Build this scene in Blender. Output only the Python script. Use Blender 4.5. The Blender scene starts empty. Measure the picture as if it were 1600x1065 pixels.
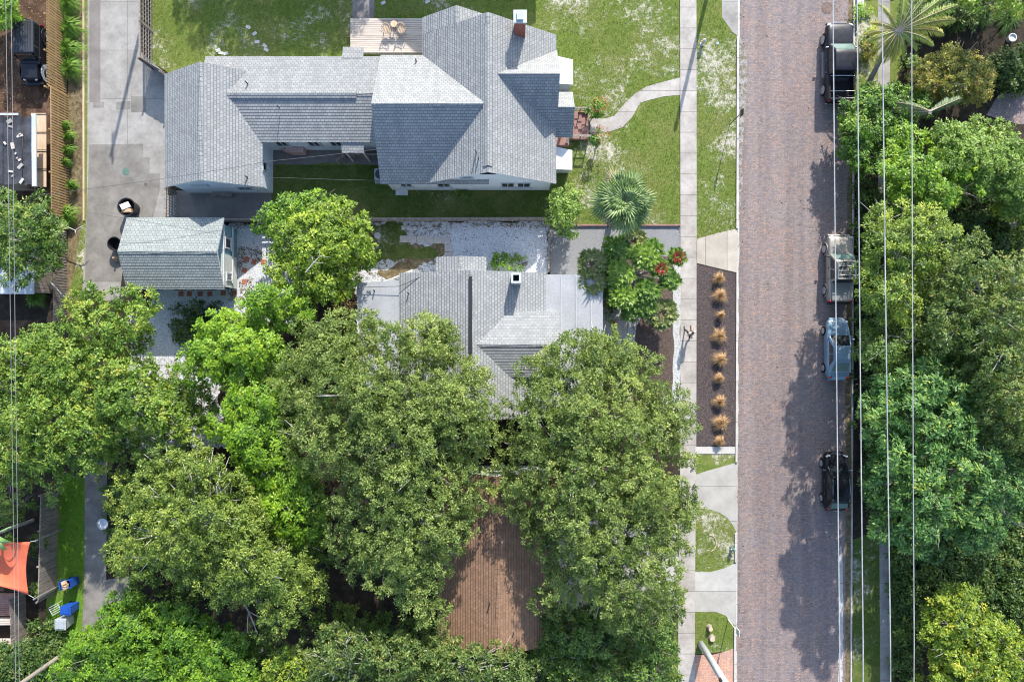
import bpy, bmesh, math, random
import numpy as np
from mathutils import Vector, Matrix
R = math.radians
scene = bpy.context.scene
COL = scene.collection
rnd = random.Random(7)
rng = np.random.default_rng(11)

# ------------------------------------------------------------------ camera, sky, sun, exposure
CAMH, FPX, CX, CY = 50.0, 1050.0, 800.0, 532.5
cam = bpy.data.cameras.new('camera'); cam_o = bpy.data.objects.new('camera', cam); COL.objects.link(cam_o)
cam_o.location = (0, 0, CAMH); cam_o.rotation_euler = (0, 0, 0)
cam.sensor_width = 36; cam.lens = FPX / 1600 * 36; cam.clip_end = 2000
scene.camera = cam_o
SUN_EL, SUN_AZ = R(31.5), R(13.5)          # azimuth east of image-up (+Y)
world = bpy.data.worlds.new("World"); scene.world = world; world.use_nodes = True
wn = world.node_tree.nodes; sky = wn.new('ShaderNodeTexSky'); sky.sky_type = 'NISHITA'
sky.sun_disc = False; sky.sun_elevation = SUN_EL; sky.sun_rotation = SUN_AZ
world.node_tree.links.new(sky.outputs[0], wn['Background'].inputs[0]); wn['Background'].inputs[1].default_value = 0.15
sun = bpy.data.lights.new('sun', 'SUN'); sun.energy = 3.35; sun.angle = R(0.55); sun.color = (1, 0.955, 0.87)
sun_o = bpy.data.objects.new('sun', sun); COL.objects.link(sun_o)
sdir = Vector((math.sin(SUN_AZ) * math.cos(SUN_EL), math.cos(SUN_AZ) * math.cos(SUN_EL), math.sin(SUN_EL)))
sun_o.rotation_euler = sdir.to_track_quat('Z', 'Y').to_euler(); sun_o.location = sdir * 80
scene.view_settings.view_transform = 'Standard'; scene.view_settings.look = 'None'
scene.view_settings.exposure = 1.45; scene.view_settings.gamma = 1
scene.render.filter_size = 1.1; scene.cycles.filter_width = 1.1
scene.render.resolution_x = 1024; scene.render.resolution_y = 681

# ------------------------------------------------------------------ helpers
def W(px, py, h=0.0):
    k = (CAMH - h) / FPX
    return Vector(((px - CX) * k, (CY - py) * k, h))
def G2(px, py): return ((px - CX) / 21.0, (CY - py) / 21.0)

def tag(o, label=None, cat=None, group=None, kind=None):
    if label: o['label'] = label
    if cat: o['category'] = cat
    if group: o['group'] = group
    if kind: o['kind'] = kind
    return o
def empty(name, loc, label, cat, group=None, rz=0):
    o = bpy.data.objects.new(name, None); COL.objects.link(o); o.location = loc; o.rotation_euler = (0, 0, rz)
    o.empty_display_size = .2
    return tag(o, label, cat, group)
def copy_tree(o, parent=None):
    c = o.copy(); COL.objects.link(c)
    if parent is not None: c.parent = parent
    for ch in o.children: copy_tree(ch, c)
    return c

class MB:
    def __init__(s): s.v = []; s.f = []; s.m = []
    def face(s, pts, m=0):
        b = len(s.v); s.v += [tuple(p) for p in pts]; s.f.append(tuple(range(b, b + len(pts)))); s.m.append(m)
    def box(s, c, d, rz=0, m=0, M=None):
        b = len(s.v); cs, sn = math.cos(rz), math.sin(rz)
        for x, y, z in ((-1,-1,-1),(1,-1,-1),(1,1,-1),(-1,1,-1),(-1,-1,1),(1,-1,1),(1,1,1),(-1,1,1)):
            p = Vector((x*d[0]/2, y*d[1]/2, z*d[2]/2))
            if M is not None: p = M @ p
            p = Vector((p.x*cs - p.y*sn, p.x*sn + p.y*cs, p.z)) + Vector(c)
            s.v.append(tuple(p))
        for f in ((0,3,2,1),(4,5,6,7),(0,1,5,4),(1,2,6,5),(2,3,7,6),(3,0,4,7)):
            s.f.append(tuple(b+i for i in f)); s.m.append(m)
        return s
    def bar(s, p0, p1, w, t, m=0, up=(0,0,1)):
        p0, p1 = Vector(p0), Vector(p1); d = p1-p0; L = d.length
        if L < 1e-6: return s
        y = d/L; x = y.cross(Vector(up))
        if x.length < 1e-3: x = y.cross(Vector((1,0,0)))
        x.normalize(); z = x.cross(y)
        M = Matrix((x, y, z)).transposed()
        return s.box((p0+p1)/2, (w, L, t), m=m, M=M)
    def tube(s, pts, rad, n=8, m=0, cap=True):
        pts = [Vector(p) for p in pts]
        if not hasattr(rad, '__len__'): rad = [rad]*len(pts)
        b0 = len(s.v); ref = Vector((0.31,0.17,1)).normalized()
        for i, p in enumerate(pts):
            d = (pts[min(i+1,len(pts)-1)] - pts[max(i-1,0)])
            d = d.normalized() if d.length > 1e-9 else Vector((0,0,1))
            a = d.cross(ref)
            if a.length < .05: a = d.cross(Vector((1,0,0)))
            a.normalize(); c = d.cross(a)
            for k in range(n):
                t = 2*math.pi*k/n; s.v.append(tuple(p + (a*math.cos(t)+c*math.sin(t))*rad[i]))
        for i in range(len(pts)-1):
            for k in range(n):
                k2 = (k+1) % n
                s.f.append((b0+i*n+k, b0+i*n+k2, b0+(i+1)*n+k2, b0+(i+1)*n+k)); s.m.append(m)
        if cap:
            s.f.append(tuple(b0+k for k in range(n))[::-1]); s.m.append(m)
            s.f.append(tuple(b0+(len(pts)-1)*n+k for k in range(n))); s.m.append(m)
        return s
    def lathe(s, prof, c=(0,0,0), n=24, m=0, sy=1):
        b = len(s.v)
        for r, z in prof:
            for k in range(n):
                t = 2*math.pi*k/n; s.v.append((c[0]+r*math.cos(t), c[1]+r*sy*math.sin(t), c[2]+z))
        for i in range(len(prof)-1):
            for k in range(n):
                k2 = (k+1)%n; s.f.append((b+i*n+k, b+i*n+k2, b+(i+1)*n+k2, b+(i+1)*n+k)); s.m.append(m)
        s.f.append(tuple(b+k for k in range(n))[::-1]); s.m.append(m)
        s.f.append(tuple(b+(len(prof)-1)*n+k for k in range(n))); s.m.append(m)
        return s
    def prism(s, poly, z0, z1, m=0):
        a = sum(poly[i][0]*poly[(i+1)%len(poly)][1]-poly[(i+1)%len(poly)][0]*poly[i][1] for i in range(len(poly)))
        if a < 0: poly = poly[::-1]
        n = len(poly); b = len(s.v)
        s.v += [(p[0],p[1],z0) for p in poly] + [(p[0],p[1],z1) for p in poly]
        s.f.append(tuple(b+i for i in range(n))[::-1]); s.f.append(tuple(b+n+i for i in range(n))); s.m += [m,m]
        for i in range(n):
            j=(i+1)%n; s.f.append((b+i,b+j,b+n+j,b+n+i)); s.m.append(m)
        return s
    def build(s, name, mats, parent=None, smooth=False, bevel=0, subsurf=0, uv=False, seg=2):
        me = bpy.data.meshes.new(name); me.from_pydata(s.v, [], s.f)
        if not isinstance(mats, (list, tuple)): mats = [mats]
        for m in mats: me.materials.append(m)
        if len(mats) > 1: me.polygons.foreach_set('material_index', s.m)
        if uv:
            ul = me.uv_layers.new(name='UVMap')
            for p in me.polygons:
                n = p.normal
                u = Vector((0,0,1)).cross(n)
                if u.length < .05: u = Vector((1,0,0))
                u.normalize(); v = n.cross(u)
                for li in p.loop_indices:
                    co = me.vertices[me.loops[li].vertex_index].co
                    ul.data[li].uv = (co.dot(u), co.dot(v))
        if smooth: me.polygons.foreach_set('use_smooth', [True]*len(me.polygons))
        o = bpy.data.objects.new(name, me); COL.objects.link(o)
        if parent is not None: o.parent = parent
        if bevel:
            bv = o.modifiers.new('bevel','BEVEL'); bv.width = bevel; bv.segments = seg; bv.limit_method='ANGLE'; bv.angle_limit=R(35)
        if subsurf:
            sb = o.modifiers.new('sub','SUBSURF'); sb.levels = subsurf; sb.render_levels = subsurf
        return o

# ------------------------------------------------------------------ materials
def newmat(name):
    m = bpy.data.materials.new(name); m.use_nodes = True
    return m, m.node_tree.nodes, m.node_tree.links, m.node_tree.nodes['Principled BSDF']
def ramp(nd, cols, pos=None, interp='LINEAR'):
    r = nd.new('ShaderNodeValToRGB'); e = r.color_ramp.elements
    n = len(cols)
    pos = pos or [i/(n-1) for i in range(n)]
    while len(e) < n: e.new(0.5)
    for i in range(n): e[i].position = pos[i]; e[i].color = (*cols[i], 1)
    r.color_ramp.interpolation = interp
    return r
def coords(nd, lk, world=True, scale=(1,1,1), rot=(0,0,0)):
    if world: g = nd.new('ShaderNodeNewGeometry').outputs['Position']
    else: g = nd.new('ShaderNodeTexCoord').outputs['Object']
    mp = nd.new('ShaderNodeMapping'); mp.inputs['Scale'].default_value = scale; mp.inputs['Rotation'].default_value = rot
    lk.new(g, mp.inputs[0]); return mp.outputs[0]
def noise(nd, lk, vec, scale, detail=4, rough=.6, dist=0):
    n = nd.new('ShaderNodeTexNoise'); n.inputs['Scale'].default_value = scale; n.inputs['Detail'].default_value = detail
    n.inputs['Roughness'].default_value = rough; n.inputs['Distortion'].default_value = dist
    lk.new(vec, n.inputs['Vector']); return n.outputs['Fac']
def mixc(nd, lk, fac, a, b, mode='MIX'):
    m = nd.new('ShaderNodeMix'); m.data_type='RGBA'; m.blend_type = mode
    for sock, val in ((m.inputs[0], fac), (m.inputs[6], a), (m.inputs[7], b)):
        if hasattr(val, 'is_linked') or isinstance(val, bpy.types.NodeSocket): lk.new(val, sock)
        elif isinstance(val, (int, float)): sock.default_value = val
        else: sock.default_value = (*val, 1)
    return m.outputs[2]
def step(nd, lk, val, lo, hi, a=0.0, b=1.0):
    m = nd.new('ShaderNodeMapRange'); m.inputs[1].default_value = lo; m.inputs[2].default_value = hi
    m.inputs[3].default_value = a; m.inputs[4].default_value = b; lk.new(val, m.inputs[0]); return m.outputs[0]
def bump(nd, lk, h, strength, dist, bs):
    b = nd.new('ShaderNodeBump'); b.inputs['Strength'].default_value = strength; b.inputs['Distance'].default_value = dist
    lk.new(h, b.inputs['Height']); lk.new(b.outputs[0], bs.inputs['Normal'])
def surf(name, cols, scale=3, rough=.8, bmp=.3, bdist=.02, world=False, sc=(1,1,1), detail=6, spec=.3, metal=0, fine=None, lohi=(.3,.7), coat=0):
    """mottled surface: noise through a ramp, plus fine grain"""
    m, nd, lk, bs = newmat(name)
    v = coords(nd, lk, world, sc)
    n = noise(nd, lk, v, scale, detail)
    r = ramp(nd, cols, [lohi[0]+(lohi[1]-lohi[0])*i/(len(cols)-1) for i in range(len(cols))])
    lk.new(n, r.inputs[0]); c = r.outputs[0]
    f = noise(nd, lk, v, fine or scale*9, 3)
    c = mixc(nd, lk, step(nd, lk, f, .35, .65, .0, .35), c, mixc(nd, lk, 1.0, c, (.55,.55,.55), 'MULTIPLY'))
    lk.new(c, bs.inputs['Base Color']); bs.inputs['Roughness'].default_value = rough
    bs.inputs['Specular IOR Level'].default_value = spec; bs.inputs['Metallic'].default_value = metal
    bs.inputs['Coat Weight'].default_value = coat; bs.inputs['Coat Roughness'].default_value = .05
    if bmp: bump(nd, lk, f, bmp, bdist, bs)
    return m
def plain(name, c, rough=.5, spec=.5, metal=0, coat=0):
    d = tuple(x*.8 for x in c)
    return surf(name, [c, d], 2.5, rough, 0, spec=spec, metal=metal, coat=coat, fine=40)

M = {}
# grass: green with bare sandy patches
def grass_mat(name, sandy, greens, dry=(.20,.19,.075), thresh=(.60,.66)):
    m, nd, lk, bs = newmat(name); v = coords(nd, lk)
    big = noise(nd, lk, v, .35, 3); mid = noise(nd, lk, v, 2.6, 8, .8); fin = noise(nd, lk, v, 9, 7, .85)
    r = ramp(nd, greens); lk.new(step(nd, lk, mid, .3, .7), r.inputs[0])
    c = mixc(nd, lk, step(nd, lk, big, .45, .7, 0, .6), r.outputs[0], dry)
    c = mixc(nd, lk, step(nd, lk, fin, .35, .7), mixc(nd, lk, 1.0, c, (.42,.50,.40), 'MULTIPLY'), mixc(nd, lk, 1.0, c, (1.5,1.42,1.35), 'MULTIPLY'))
    a = nd.new('ShaderNodeMath'); a.operation='ADD'; lk.new(step(nd,lk,noise(nd,lk,v,.22,2),.3,.7,-.12,.12), a.inputs[0]); lk.new(noise(nd,lk,v,2.4,10,.9), a.inputs[1])
    c = mixc(nd, lk, step(nd, lk, a.outputs[0], *thresh), c, sandy)
    lk.new(c, bs.inputs['Base Color']); bs.inputs['Roughness'].default_value = .95; bs.inputs['Specular IOR Level'].default_value = .1
    bump(nd, lk, fin, .6, .05, bs); return m
M['grass'] = grass_mat('lawn_grass', (.46,.42,.35), [(.06,.10,.02),(.12,.165,.035),(.20,.215,.065)], thresh=(.555,.63))
M['grassback'] = grass_mat('shady_lawn', (.36,.33,.28), [(.045,.075,.015),(.07,.105,.024),(.12,.125,.045)], thresh=(.60,.68))  # darker copy of the lawn grass, with shade put into its colours
M['greenverge'] = grass_mat('verge_grass', (.30,.26,.2), [(.06,.15,.015),(.10,.2,.02),(.15,.24,.03)], thresh=(.75,.8))
M['soil'] = surf('soil', [(.012,.009,.006),(.03,.022,.014),(.055,.04,.028)], 1.6, .95, .8, .05, True, fine=18)
M['mulchbrown'] = surf('brown_mulch', [(.05,.034,.028),(.11,.078,.064),(.19,.135,.115)], 9, .95, 1, .05, True, fine=26)
M['mulchdark'] = surf('dark_mulch', [(.035,.028,.027),(.075,.06,.06),(.14,.115,.115)], 10, .95, 1, .05, True, fine=30)
M['redsoil'] = surf('red_soil', [(.035,.018,.011),(.08,.042,.026),(.16,.095,.06)], 1.2, .95, .8, .04, True, fine=22)
M['litter'] = surf('leaf_litter', [(.07,.05,.028),(.15,.115,.06),(.24,.2,.12)], 3, .95, .8, .04, True, fine=20)

def slab_mat(name, cols, jx, jy, stain=.3, ox=0, oy=0, jw=.02):
    m, nd, lk, bs = newmat(name); v = coords(nd, lk)
    n = noise(nd, lk, v, .9, 8, .65); r = ramp(nd, cols, [.3,.5,.7][:len(cols)]); lk.new(n, r.inputs[0]); c = r.outputs[0]
    f = noise(nd, lk, v, 30, 4, .8)
    c = mixc(nd, lk, step(nd,lk,f,.3,.7,0,.35), c, mixc(nd,lk,1.0,c,(.62,.60,.57),'MULTIPLY'))
    st = noise(nd, lk, v, 3.1, 7, .75)
    c = mixc(nd, lk, step(nd,lk,st,.52,.72,0,stain), c, (.16,.13,.11))
    if jx or jy:
        br = nd.new('ShaderNodeTexBrick'); br.offset = 0; br.inputs['Scale'].default_value = 1
        br.inputs['Brick Width'].default_value = jx or 500; br.inputs['Row Height'].default_value = jy or 500
        br.inputs['Mortar Size'].default_value = jw; br.inputs['Mortar Smooth'].default_value = .3
        br.inputs['Color1'].default_value = (1,1,1,1); br.inputs['Color2'].default_value = (.88,.87,.85,1); br.inputs['Mortar'].default_value = (.35,.33,.3,1)
        mp = nd.new('ShaderNodeMapping'); mp.inputs['Location'].default_value = (ox, oy, 0); lk.new(v, mp.inputs[0]); lk.new(mp.outputs[0], br.inputs['Vector'])
        c = mixc(nd, lk, 1.0, c, br.outputs['Color'], 'MULTIPLY')
    lk.new(c, bs.inputs['Base Color']); bs.inputs['Roughness'].default_value = .88; bs.inputs['Specular IOR Level'].default_value = .25
    bump(nd, lk, f, .35, .02, bs); return m
M['sidewalk'] = slab_mat('sidewalk_concrete', [(.28,.255,.235),(.38,.35,.322),(.47,.435,.40)], 300, 1.55, .42, ox=150)
M['concrete'] = slab_mat('light_concrete', [(.32,.31,.285),(.39,.375,.35),(.45,.435,.405)], 0, 2.6, .22, oy=.4)
M['tanconc'] = slab_mat('tan_concrete', [(.35,.315,.265),(.41,.37,.315),(.47,.43,.37)], 1.6, 500, .15, oy=250)
M['alley'] = slab_mat('alley_concrete', [(.22,.21,.198),(.30,.287,.27),(.37,.355,.335)], 3.1, 3.6, .5, ox=.7, jw=.012)
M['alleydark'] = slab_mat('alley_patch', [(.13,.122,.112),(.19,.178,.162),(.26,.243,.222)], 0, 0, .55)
M['asphalt'] = slab_mat('old_asphalt', [(.15,.135,.125),(.19,.17,.16),(.23,.21,.195)], 0, 0, .3)
M['kerb'] = slab_mat('kerb_concrete', [(.38,.36,.34),(.48,.46,.43),(.56,.54,.51)], 0, 3, .35)
M['greygravel'] = surf('grey_gravel', [(.15,.15,.155),(.23,.23,.235),(.36,.36,.36)], 16, .95, 1, .03, True, fine=40)

def gravel_white(name, litter=.6, col=(.47,.475,.49)):
    m, nd, lk, bs = newmat(name); v = coords(nd, lk)
    vo = nd.new('ShaderNodeTexVoronoi'); vo.inputs['Scale'].default_value = 22; lk.new(v, vo.inputs['Vector'])
    g = nd.new('ShaderNodeSeparateColor'); lk.new(vo.outputs['Color'], g.inputs[0])
    r = ramp(nd, [tuple(x*.62 for x in col), col, tuple(min(1,x*1.2) for x in col)]); lk.new(g.outputs[0], r.inputs[0])
    n = noise(nd, lk, v, 2.3, 10, .82)
    c = mixc(nd, lk, step(nd,lk,n,litter,litter+.05), r.outputs[0], (.14,.115,.08))
    lk.new(c, bs.inputs['Base Color']); bs.inputs['Roughness'].default_value = .9
    bump(nd, lk, vo.outputs['Distance'], .5, .03, bs); return m
M['guttergrit'] = gravel_white('gutter_grit', .48, (.27,.255,.24))
M['white'] = gravel_white('white_shell_gravel', .63)
M['white2'] = gravel_white('littered_white_gravel', .50)
M['whitepeb'] = gravel_white('white_pebbles', .56, (.40,.40,.39))

def brick_mat(name, c1, c2, c3, mortar, bw, bh, tint=None, mort=.012, rot=0, bstr=.5):
    m, nd, lk, bs = newmat(name); v = coords(nd, lk, rot=(0,0,rot))
    br = nd.new('ShaderNodeTexBrick'); br.inputs['Scale'].default_value = 1
    br.inputs['Brick Width'].default_value = bw; br.inputs['Row Height'].default_value = bh
    br.inputs['Mortar Size'].default_value = mort; br.inputs['Mortar Smooth'].default_value = .4
    br.inputs['Color1'].default_value = (*c1,1); br.inputs['Color2'].default_value = (*c2,1); br.inputs['Mortar'].default_value = (*mortar,1)
    lk.new(v, br.inputs['Vector'])
    # per brick third colour through a stretched noise
    mp = nd.new('ShaderNodeMapping'); mp.inputs['Scale'].default_value = (1/bw*.85, 1/bh*.85, 1); lk.new(v, mp.inputs[0])
    n = noise(nd, lk, mp.outputs[0], 1.0, 3, .8)
    c = mixc(nd, lk, step(nd,lk,n,.54,.66,0,.8), br.outputs['Color'], c3)
    big = noise(nd, lk, v, .35, 6, .7)
    c = mixc(nd, lk, step(nd,lk,big,.38,.68,0,.75), c, mixc(nd,lk,1.0,c,(1.18,1.0,.9),'MULTIPLY'))
    g2 = noise(nd, lk, v, 11, 5, .8)
    c = mixc(nd, lk, step(nd,lk,g2,.33,.67), mixc(nd,lk,1.0,c,(.55,.57,.62),'MULTIPLY'), mixc(nd,lk,1.0,c,(1.5,1.44,1.36),'MULTIPLY'))
    b2 = noise(nd, lk, v, .9, 8, .75)
    c = mixc(nd, lk, step(nd,lk,b2,.46,.66,0,.55), c, (.19,.165,.175))
    mp2 = nd.new('ShaderNodeMapping'); mp2.inputs['Scale'].default_value = (1.1,.045,1); lk.new(v, mp2.inputs[0])
    ln = noise(nd, lk, mp2.outputs[0], 1.0, 3, .6)
    c = mixc(nd, lk, step(nd,lk,ln,.40,.62), c, mixc(nd,lk,1.0,c,(.80,.80,.83),'MULTIPLY'))
    b3 = noise(nd, lk, v, .5, 9, .8)
    c = mixc(nd, lk, step(nd,lk,b3,.60,.68,0,.55), c, (.10,.092,.09))
    lk.new(c, bs.inputs['Base Color']); bs.inputs['Roughness'].default_value = .8; bs.inputs['Specular IOR Level'].default_value = .3
    bump(nd, lk, br.outputs['Fac'], -bstr, .02, bs); return m
M['brickroad'] = brick_mat('brick_paving', (.24,.192,.172), (.138,.13,.134), (.37,.235,.16), (.14,.125,.13), .24, .115)
M['orangebrick'] = brick_mat('orange_pavers', (.52,.30,.20), (.42,.25,.18), (.58,.38,.27), (.3,.2,.16), .22, .11)

def shingle(name, cols, gap, row=.20, bw=.27, mort=.022, bst=1.0):
    m, nd, lk, bs = newmat(name)
    uv = nd.new('ShaderNodeUVMap'); uv.uv_map = 'UVMap'; v = uv.outputs[0]
    br = nd.new('ShaderNodeTexBrick'); br.inputs['Scale'].default_value = 1
    br.inputs['Brick Width'].default_value = bw; br.inputs['Row Height'].default_value = row
    br.inputs['Mortar Size'].default_value = mort; br.inputs['Mortar Smooth'].default_value = .25; br.inputs['Bias'].default_value = 0
    br.inputs['Color1'].default_value = (*cols[0],1); br.inputs['Color2'].default_value = (*cols[1],1); br.inputs['Mortar'].default_value = (*gap,1)
    lk.new(v, br.inputs['Vector'])
    n = noise(nd, lk, v, .7, 7, .7); n2 = noise(nd, lk, v, 25, 3, .7)
    c = mixc(nd, lk, step(nd,lk,n,.35,.7,0,.5), br.outputs['Color'], mixc(nd,lk,1.0,br.outputs['Color'],cols[2],'MULTIPLY'))
    c = mixc(nd, lk, step(nd,lk,n2,.3,.7,0,.35), c, mixc(nd,lk,1.0,c,(.6,.6,.62),'MULTIPLY'))
    mps = nd.new('ShaderNodeMapping'); mps.inputs['Scale'].default_value = (2.2,.22,1); lk.new(v, mps.inputs[0])
    c = mixc(nd, lk, step(nd,lk,noise(nd,lk,mps.outputs[0],1.0,6,.75),.45,.72,0,.38), c, mixc(nd,lk,1.0,c,(.62,.63,.62),'MULTIPLY'))
    lk.new(c, bs.inputs['Base Color']); bs.inputs['Roughness'].default_value = .9; bs.inputs['Specular IOR Level'].default_value = .15
    # lapped courses: each course rises towards its lower (butt) edge
    sp = nd.new('ShaderNodeSeparateXYZ'); lk.new(v, sp.inputs[0])
    dv = nd.new('ShaderNodeMath'); dv.operation='DIVIDE'; dv.inputs[1].default_value = row; lk.new(sp.outputs['Y'], dv.inputs[0])
    fr = nd.new('ShaderNodeMath'); fr.operation='FRACT'; lk.new(dv.outputs[0], fr.inputs[0])
    rr = ramp(nd, [(0,0,0),(1,1,1),(0,0,0)], [0,.16,1]); lk.new(fr.outputs[0], rr.inputs[0])
    bump(nd, lk, rr.outputs[0], bst, .022, bs); return m
M['shgrey'] = shingle('grey_shingles', [(.32,.322,.315),(.245,.248,.245),(.84,.85,.86)], (.165,.17,.175))
M['shlight'] = shingle('pale_shingles', [(.335,.338,.33),(.26,.263,.26),(.87,.88,.89)], (.175,.18,.185))
M['shgreen'] = shingle('green_grey_shingles', [(.31,.33,.315),(.24,.26,.25),(.85,.88,.87)], (.14,.155,.15))
M['shbrown'] = shingle('brown_shingles', [(.31,.185,.12),(.225,.14,.092),(.7,.65,.6)], (.19,.12,.08))
M['shdark'] = shingle('dark_shingles', [(.11,.105,.11),(.08,.077,.085),(.8,.8,.8)], (.04,.04,.04))
M['membrane'] = surf('roof_membrane', [(.275,.28,.29),(.32,.325,.335),(.35,.355,.365)], .6, .6, .1, .01, True, fine=8)
M['wallwhite'] = surf('white_siding', [(.55,.60,.64),(.66,.69,.72)], .8, .7, .2, .01, fine=12)
M['wallteal'] = surf('teal_paint', [(.14,.26,.30),(.19,.33,.37)], 1, .7, .2, .01, fine=12)
M['wallcream'] = surf('cream_paint', [(.52,.55,.50),(.60,.62,.57)], 1, .7, .2, .01, fine=12)
M['trim'] = plain('white_trim', (.55,.57,.58), .5)
M['glass'] = plain('dark_glass', (.02,.026,.03), .06, .8)
M['redbrick'] = surf('chimney_brick', [(.20,.06,.045),(.32,.11,.08)], 6, .85, .4, .01, fine=14)
M['black'] = plain('black_plastic', (.02,.02,.022), .45)
M['blackmat'] = plain('black_rubber', (.015,.015,.016), .85, .2)
M['metal'] = plain('galvanised_metal', (.45,.46,.47), .4, .5, .6)
M['whitepaint'] = plain('white_paint', (.62,.62,.61), .45)
M['concpole'] = surf('pole_concrete', [(.42,.46,.50),(.52,.56,.60)], .8, .7, .2, .01, fine=10)
M['woodpole'] = surf('weathered_pole', [(.20,.17,.14),(.33,.29,.25)], 2, .85, .4, .02, sc=(1,1,.15), fine=20)
M['wire'] = surf('aluminium_wire', [(.22,.22,.225),(.34,.34,.35),(.46,.46,.47)], .7, .5, 0, world=True, fine=9)
M['wiredark'] = plain('dark_wire', (.08,.08,.085), .6)
M['bark'] = surf('bark', [(.13,.11,.095),(.24,.21,.18),(.34,.31,.28)], 3, .9, .8, .04, sc=(1,1,.3), fine=16)
M['palebark'] = surf('pale_bark', [(.30,.28,.26),(.48,.46,.43)], 3, .85, .5, .03, fine=16)
M['woodfence'] = surf('tan_fence_wood', [(.25,.155,.065),(.36,.235,.105),(.45,.31,.155)], 2, .8, .4, .02, True, sc=(3,3,.3), fine=20)
M['woodgrey'] = surf('grey_fence_wood', [(.15,.12,.10),(.25,.21,.18),(.36,.32,.28)], 2.5, .85, .4, .02, True, sc=(3,3,.3), fine=20)
M['deck'] = surf('deck_wood', [(.34,.28,.23),(.48,.41,.35),(.58,.51,.44)], 1.4, .8, .4, .01, True, sc=(.4,6,1), fine=18)
M['ply'] = surf('plywood', [(.42,.29,.19),(.52,.38,.26),(.60,.46,.33)], 1.4, .75, .2, .01, True, sc=(5,.7,1), fine=14)
M['redwood'] = surf('stair_wood', [(.22,.12,.10),(.33,.19,.16)], 2, .8, .3, .01, True, fine=18)
M['tar'] = surf('black_tarp', [(.02,.021,.026),(.04,.042,.05),(.075,.078,.09)], 1.3, .55, .6, .05, fine=9)
M['tin'] = surf('pale_tin', [(.38,.42,.46),(.5,.54,.58)], 1, .5, .2, .01)
M['sail'] = surf('orange_sail_cloth', [(.60,.12,.055),(.72,.17,.08)], .8, .8, .2, .01, fine=30)
M['pinktarp'] = surf('faded_pink_tarp', [(.40,.25,.23),(.54,.36,.33)], 2.2, .75, .5, .03, fine=9)
M['blue'] = plain('blue_plastic', (.008,.07,.36), .45)
M['greyplastic'] = plain('grey_plastic', (.38,.42,.45), .5)
M['terracotta'] = surf('terracotta', [(.28,.09,.06),(.42,.15,.10)], 3, .85, .3, .01)
M['paver'] = surf('pale_paver', [(.44,.43,.40),(.6,.59,.55)], 3, .85, .3, .01)
M['paverpink'] = surf('pinkish_paver', [(.37,.33,.30),(.48,.43,.39)], 3, .85, .3, .01)
M['card'] = surf('cardboard', [(.42,.28,.16),(.55,.38,.24)], 3, .8, .1, .01)
M['greeniron'] = surf('green_iron', [(.07,.14,.11),(.12,.2,.16)], 5, .7, .3, .01)
M['rust'] = surf('rusty_iron', [(.10,.07,.06),(.19,.13,.11)], 5, .7, .3, .01)
# ------------------------------------------------------------------ setting: ground sheets
def rough(pts, amp=.07, stepm=.22):
    """polygon edge broken up by smoothed random offsets"""
    out = []; n = len(pts)
    for i in range(n):
        a, b = Vector(pts[i]), Vector(pts[(i+1)%n]); L = (b-a).length; k = max(1, int(L/stepm))
        if L > 60: out.append(tuple(a)); continue
        nrm = Vector((-(b-a).y, (b-a).x))/max(L,1e-6)
        r = [rnd.uniform(-1,1) for _ in range(k+6)]
        for j in range(k):
            off = amp*(.9*sum(r[j:j+5])/2.2 + .35*r[j+2])
            out.append(tuple(a + (b-a)*(j/k) + nrm*off))
    return out
ZL = {}
def sheet(name, pxs, mat, z, edge=0.0, kind='structure'):
    pts = [G2(*p) for p in pxs]
    if edge: pts = rough(pts, edge)
    m = MB(); a = sum(pts[i][0]*pts[(i+1)%len(pts)][1]-pts[(i+1)%len(pts)][0]*pts[i][1] for i in range(len(pts)))
    if a < 0: pts = pts[::-1]
    m.face([(x,y,z) for x,y in pts])
    return tag(m.build(name, mat), kind=kind)
def slab(name, pxs, mat, z0, z1, edge=0):
    pts = [G2(*p) for p in pxs]
    if edge: pts = rough(pts, edge)
    return tag(MB().prism(pts, z0, z1).build(name, mat), kind='structure')

g = MB(); g.face([(-400,-400,0),(400,-400,0),(400,400,0),(-400,400,0)])
tag(g.build('ground', M['soil']), kind='structure')
sheet('lawn', [(236,-300),(1061,-300),(1062,352),(856,352),(856,345),(425,345),(425,250),(258,110),(236,96)], M['grass'], .004)
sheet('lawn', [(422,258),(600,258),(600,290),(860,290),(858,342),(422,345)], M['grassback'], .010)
sheet('verge', [(1087,-300),(1153,-300),(1153,362),(1088,376)], M['grass'], .004)
sheet('verge', [(1084,700),(1152,700),(1152,1015),(1084,1022)], M['grass'], .004)
sheet('lawn', [(1040,890),(1062,890),(1060,1100),(1030,1100)], M['grassback'], .005, .1)
# street: one sheet, running past both edges of the view
sheet('street', [(1155,-1200),(1152,532),(1147,2300),(1321,2300),(1324,600),(1329,250),(1342,-1200)], M['brickroad'], .008)
sheet('gutter', [(1329,-1200),(1338,-1200),(1335,250),(1331,600),(1329,2300),(1321,2300),(1322,600),(1325,250)], M['litter'], .014, .06)
sheet('gutter', [(1152,-1200),(1156,-1200),(1155,60),(1157,200),(1155,340),(1154,532),(1152.5,700),(1149,2300),(1146,2300),(1151,532)], M['kerb'], .013, .035)
def kerb(x0,y0,x1,y1,w=3.2,h=.12,mat='kerb',name='kerb'):
    d = Vector((x1-x0,y1-y0)); n = Vector((-d.y,d.x)).normalized()*w/2
    return slab(name, [(x0+n.x,y0+n.y),(x1+n.x,y1+n.y),(x1-n.x,y1-n.y),(x0-n.x,y0-n.y)], M[mat], -.02, h)
kerb(1152.5,60,1151.5,357); kerb(1151.5,426,1150,722,3); kerb(1149,832,1149,877); kerb(1148,978,1146,1500)
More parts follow.
